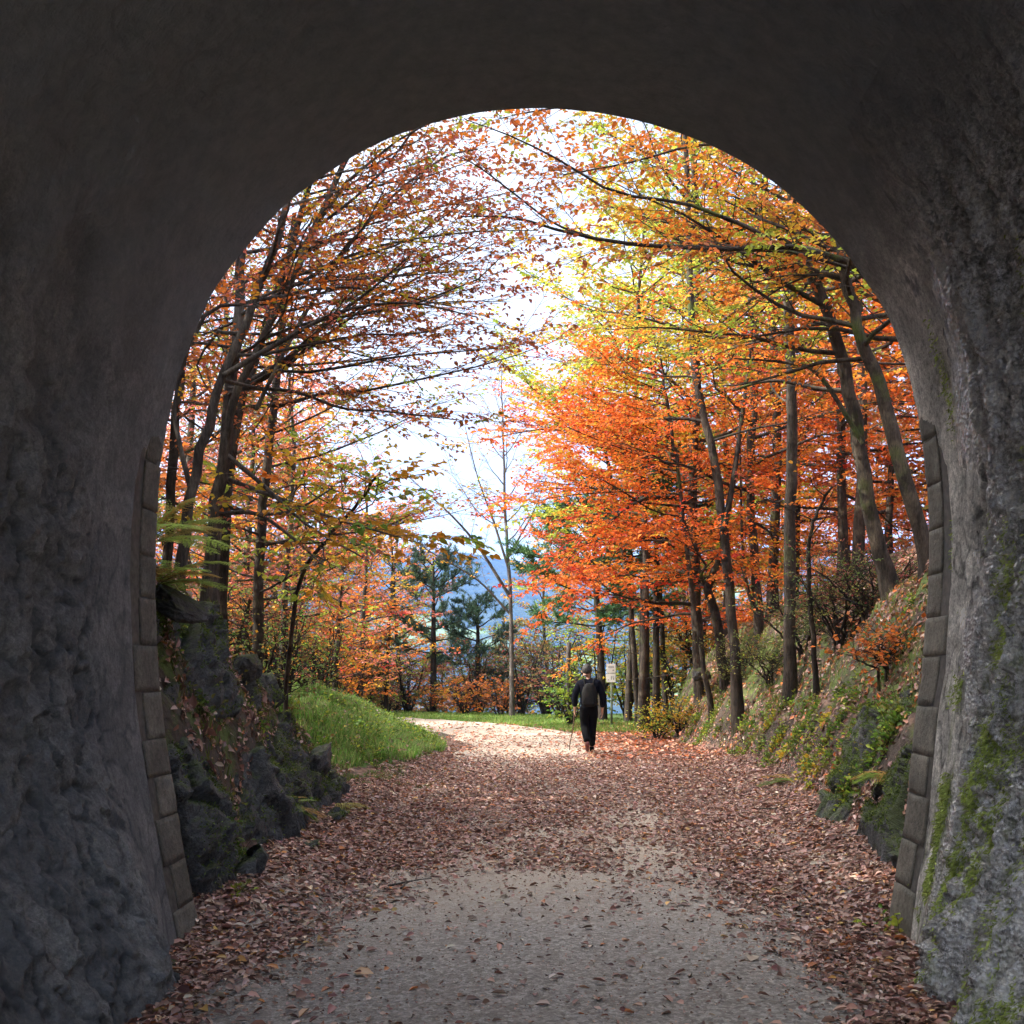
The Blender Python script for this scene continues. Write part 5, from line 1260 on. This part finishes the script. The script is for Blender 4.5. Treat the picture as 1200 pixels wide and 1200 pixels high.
# ------------------------------------------------------------------ the walker
M['skin'] = simple('skin', (.42, .24, .17), (.5, .3, .22), 20, .5, 0)
M['jacket'] = simple('dark_jacket', (.003, .0035, .008), (.006, .007, .012), 12, .9, .3, .01, .1)
M['trousers'] = simple('dark_trousers', (.003, .003, .004), (.006, .006, .007), 12, .9, .3, .01, .1)
M['pack'] = simple('backpack_cloth', (.009, .009, .009), (.018, .017, .017), 16, .8, .2, .02, .1)
M['boot'] = simple('boot_leather', (.09, .025, .025), (.14, .045, .04), 20, .6, .2)
M['hair'] = simple('dark_grey_hair', (.012, .011, .010), (.05, .047, .045), 60, .6, .5)
M['stick'] = simple('stick_wood', (.08, .05, .035), (.14, .09, .06), 30, .7, .2)
def skin_mesh(name, verts, edges, radii, mat, parent, sub=2, root=0, gain=1.):
    me = bpy.data.meshes.new(name); me.from_pydata([tuple(v) for v in verts], edges, [])
    o = bpy.data.objects.new(name, me); COL.objects.link(o)
    m1 = o.modifiers.new('s', 'SKIN'); m1.use_smooth_shade = True
    if not me.skin_vertices: 
        bpy.context.view_layer.objects.active = o
    sv = me.skin_vertices[0].data
    radii = [(r_ * gain if not hasattr(r_, '__len__') else (r_[0] * gain, r_[1] * gain)) for r_ in radii]
    for i, r_ in enumerate(radii):
        sv[i].radius = (r_, r_) if not hasattr(r_, '__len__') else r_; sv[i].use_root = (i == root)
    m2 = o.modifiers.new('u', 'SUBSURF'); m2.levels = m2.render_levels = sub
    dg = bpy.context.evaluated_depsgraph_get(); dg.update()
    ev = bpy.data.meshes.new_from_object(o.evaluated_get(dg)); ev.materials.clear(); ev.materials.append(mat)
    o.modifiers.clear(); o.data = ev; ev.name = name; ev.polygons.foreach_set('use_smooth', [True] * len(ev.polygons))
    if parent: o.parent = parent
    return o
def chain(start, pts):
    return pts
def build_person():
    Y = 22.0; x = at(690, 0, Y)[0] ; z0 = Hs(x, Y) + .02
    t = empty('person', (x, Y, z0), 'walker seen from behind in dark jacket and trousers with a backpack, holding a stick', 'person')
    V, E, Rr = [], [], []
    def add(p, r, par=None):
        V.append(p); Rr.append(r)
        if par is not None: E.append((par, len(V) - 1))
        return len(V) - 1
    pel = add((0, 0, .93), .10); ab = add((0, 0, 1.08), .095, pel); ch = add((0, .02, 1.27), .12, ab); ct = add((-.005, .02, 1.40), .09, ch)
    nk = add((-.02, .03, 1.49), .055, ct); hd0 = add((-.03, .05, 1.56), .072, nk); hd = add((-.035, .055, 1.64), .082, hd0); hd2 = add((-.035, .045, 1.69), .055, hd)
    for s, el, wr, hn in ((-1, (-.285, -.03, 1.13), (-.275, .10, .90), (-.275, .13, .83)), (1, (.285, -.04, 1.12), (.27, .02, .87), (.265, .04, .80))):
        sh = add((s * .17, .01, 1.39), .065, ct); e1 = add(el, .045, sh); w1 = add(wr, .028, e1); h1 = add(hn, .032, w1)
        for f in range(4):
            off = (f - 1.5) * .018; dl = .055 + .012 * (f in (1, 2))
            k1 = add((hn[0] + s * .006, hn[1] + off, hn[2] - .04), .0105, h1)
            k2 = add((hn[0] - s * .004, hn[1] + off, hn[2] - .04 - dl * .6), .009, k1); add((hn[0] - s * .022, hn[1] + off, hn[2] - .05 - dl * .8), .008, k2)
        th = add((hn[0] - s * .012, hn[1] + .035, hn[2] + .0), .011, h1); add((hn[0] - s * .02, hn[1] + .052, hn[2] - .032), .009, th)
    legs = []
    for s, kn, an, toe in ((-1, (-.085, .06, .52), (-.035, -.20, .20), (-.03, -.13, .06)), (1, (.075, .10, .50), (.065, .16, .10), (.075, .32, .05))):
        hp = add((s * .085, 0, .88), .095, pel); k1 = add(kn, .062, hp); a1 = add(an, .042, k1); t1 = add(toe, .035, a1); legs.append((kn, an, toe))
    skin_mesh('body', V, E, Rr, M['skin'], t)
    # trousers
    V, E, Rr = [], [], []
    pel = add((0, 0, .93), (.150, .125)); w_ = add((0, 0, 1.02), (.15, .12), pel)
    for s, (kn, an, toe) in zip((-1, 1), legs):
        hp = add((s * .092, 0, .82), .10, pel); m1 = add(((s * .09 + kn[0]) / 2, kn[1] * .6, .67), .088, hp); k1 = add(kn, .078, m1); c1 = add(((kn[0] + an[0]) / 2, (kn[1] + an[1]) / 2 - .02, (kn[2] + an[2]) / 2 + .01), .072, k1)
        add((an[0], an[1], an[2] + .02), .062, c1)
    skin_mesh('trousers', V, E, Rr, M['trousers'], t, gain=1.12)
    # jacket
    V, E, Rr = [], [], []
    hem = add((0, 0, .90), (.165, .135)); j1 = add((0, 0, 1.08), (.155, .13), hem); j2 = add((0, .015, 1.26), (.175, .14), j1); j3 = add((-.005, .02, 1.40), (.13, .10), j2); add((-.015, .03, 1.50), (.068, .068), j3)
    for s, el, wr in ((-1, (-.285, -.03, 1.13), (-.275, .09, .92)), (1, (.285, -.04, 1.12), (.272, .01, .90))):
        sh = add((s * .18, .01, 1.38), .082, j3); um = add(((s * .185 + el[0]) / 2 + s * .012, -.01, 1.26), .070, sh); e1 = add(el, .062, um); add(wr, .045, e1)
    skin_mesh('jacket', V, E, Rr, M['jacket'], t, gain=1.2)
    # boots
    for (kn, an, toe), lift in zip(legs, (1, 0)):
        V, E, Rr = [], [], []
        a0 = add((an[0], an[1], an[2] + .05), .052); a1 = add((an[0], an[1] - (.015 if not lift else .02), an[2] - .035), .05, a0)
        if lift: m1 = add((an[0], an[1] + .06, an[2] - .10), .046, a1); add((toe[0], toe[1] + .03, .04), .036, m1)
        else: m1 = add((an[0], an[1] + .09, .055), .046, a1); add((toe[0], toe[1] - .04, .04), .036, m1)
        skin_mesh('boot', V, E, Rr, M['boot'] if lift else M['trousers'], t)
    # hair
    bm = bmesh.new(); bmesh.ops.create_uvsphere(bm, u_segments=28, v_segments=18, radius=.1)
    for v in bm.verts:
        p = v.co; n_ = .05 * vnoise(np.array([[p.x * 40, p.y * 40, p.z * 40]]), 3)[0]
        v.co = Vector((p.x * 1.04, p.y * 1.12, p.z * 1.25)) * (1 + n_)
        if v.co.z < -.06: v.co.x *= .8; v.co.z = -.06 - (-.06 - v.co.z) * .4
        if v.co.y > .055: v.co.y = .055
    bmesh.ops.translate(bm, verts=bm.verts[:], vec=(-.035, .03, 1.665)); bm_obj('hair', bm, M['hair'], t, smooth=True)
    for s in (-1, 1):
        bm = bmesh.new(); bmesh.ops.create_uvsphere(bm, u_segments=12, v_segments=8, radius=.028)
        for v in bm.verts: v.co.x *= .35; v.co.z *= 1.2
        bmesh.ops.translate(bm, verts=bm.verts[:], vec=(-.035 + s * .098, .05, 1.635)); bm_obj('ear', bm, M['skin'], t, smooth=True)
    # backpack, tapering to the top
    bm = bmesh.new(); box_bm(bm, (0, 0, 0), (1, 1, 1)); bmesh.ops.subdivide_edges(bm, edges=bm.edges[:], cuts=7, use_grid_fill=True)
    for v in bm.verts:
        u, q, h = v.co.x * 2, v.co.y * 2, v.co.z * 2
        k = (abs(u) ** 4 + abs(q) ** 4 + abs(h) ** 4) ** .25; m_ = max(abs(u), abs(q), abs(h)); f = m_ / k
        w_ = .145 * (1 - .28 * max(h, 0) ** 1.5); u, q, h = u * f, q * f, h * f
        v.co = Vector((u * w_ * 1.05, q * .095 * (1 - .25 * max(h, 0)) - .02 * (1 - u * u) * (q < 0), h * .235))
    bmesh.ops.translate(bm, verts=bm.verts[:], vec=(.005, -.215, 1.165)); pk = bm_obj('backpack', bm, M['pack'], t, smooth=True)
    bm = bmesh.new(); box_bm(bm, (.005, -.315, 1.06), (.19, .05, .16)); bm_obj('pocket', bm, M['pack'], pk, bevel=.018)
    for s in (-1, 1):
        wd = Wood(); wd.add(smooth_path([(s * .08, -.13, 1.36), (s * .10, -.06, 1.475), (s * .12, .06, 1.47), (s * .12, .17, 1.36), (s * .13, .17, 1.15), (s * .13, -.05, 1.0)], 20), np.full(20, .016), 6)
        V_, F_ = wd.arrays(0); mesh_obj('strap', V_, F_, M['pack'], pk, smooth=True)
    # walking stick held in the left hand
    sx, sy, sz = x - .285, Y + .15, z0 + .80
    wd = Wood(); tipx, tipy = x - .375, Y + .62; tz = Hs(tipx, tipy) + .03
    Q = smooth_path([(sx + .01, sy - .02, sz + .12), (sx, sy, sz), (sx - .02, sy + .17, z0 + .52), (sx - .045, sy + .26, z0 + .36), (tipx + .005, tipy - .06, z0 + .16), (tipx, tipy, tz)], 22)
    wd.add(Q, np.linspace(.015, .010, 22), 7); o_ = np.array([tipx, tipy, tz]); V_, F_ = wd.arrays(o_); o = mesh_obj('walking_stick', V_, F_, M['stick'], smooth=True)
    o.location = tuple(o_); tag(o, 'crooked brown wooden stick in the walker\'s left hand', 'walking stick')
build_person()

# ------------------------------------------------------------------ valley air
def build_haze():
    m = bpy.data.materials.new('valley_air'); m.use_nodes = True; n = m.node_tree.nodes; n.clear()
    o = n.new('ShaderNodeOutputMaterial'); v = n.new('ShaderNodeVolumePrincipled'); v.inputs['Color'].default_value = (.20, .40, 1., 1); v.inputs['Density'].default_value = HAZE; v.inputs['Anisotropy'].default_value = .0
    m.node_tree.links.new(v.outputs[0], o.inputs['Volume'])
    bm = bmesh.new(); box_bm(bm, (0, 1500, 175), (24400, 25600, 720)); ob = bm_obj('haze', bm, m); tag(ob, 'thin blue air filling the valley', 'haze', kind='stuff')
HAZE = .00017
if HAZE: build_haze()
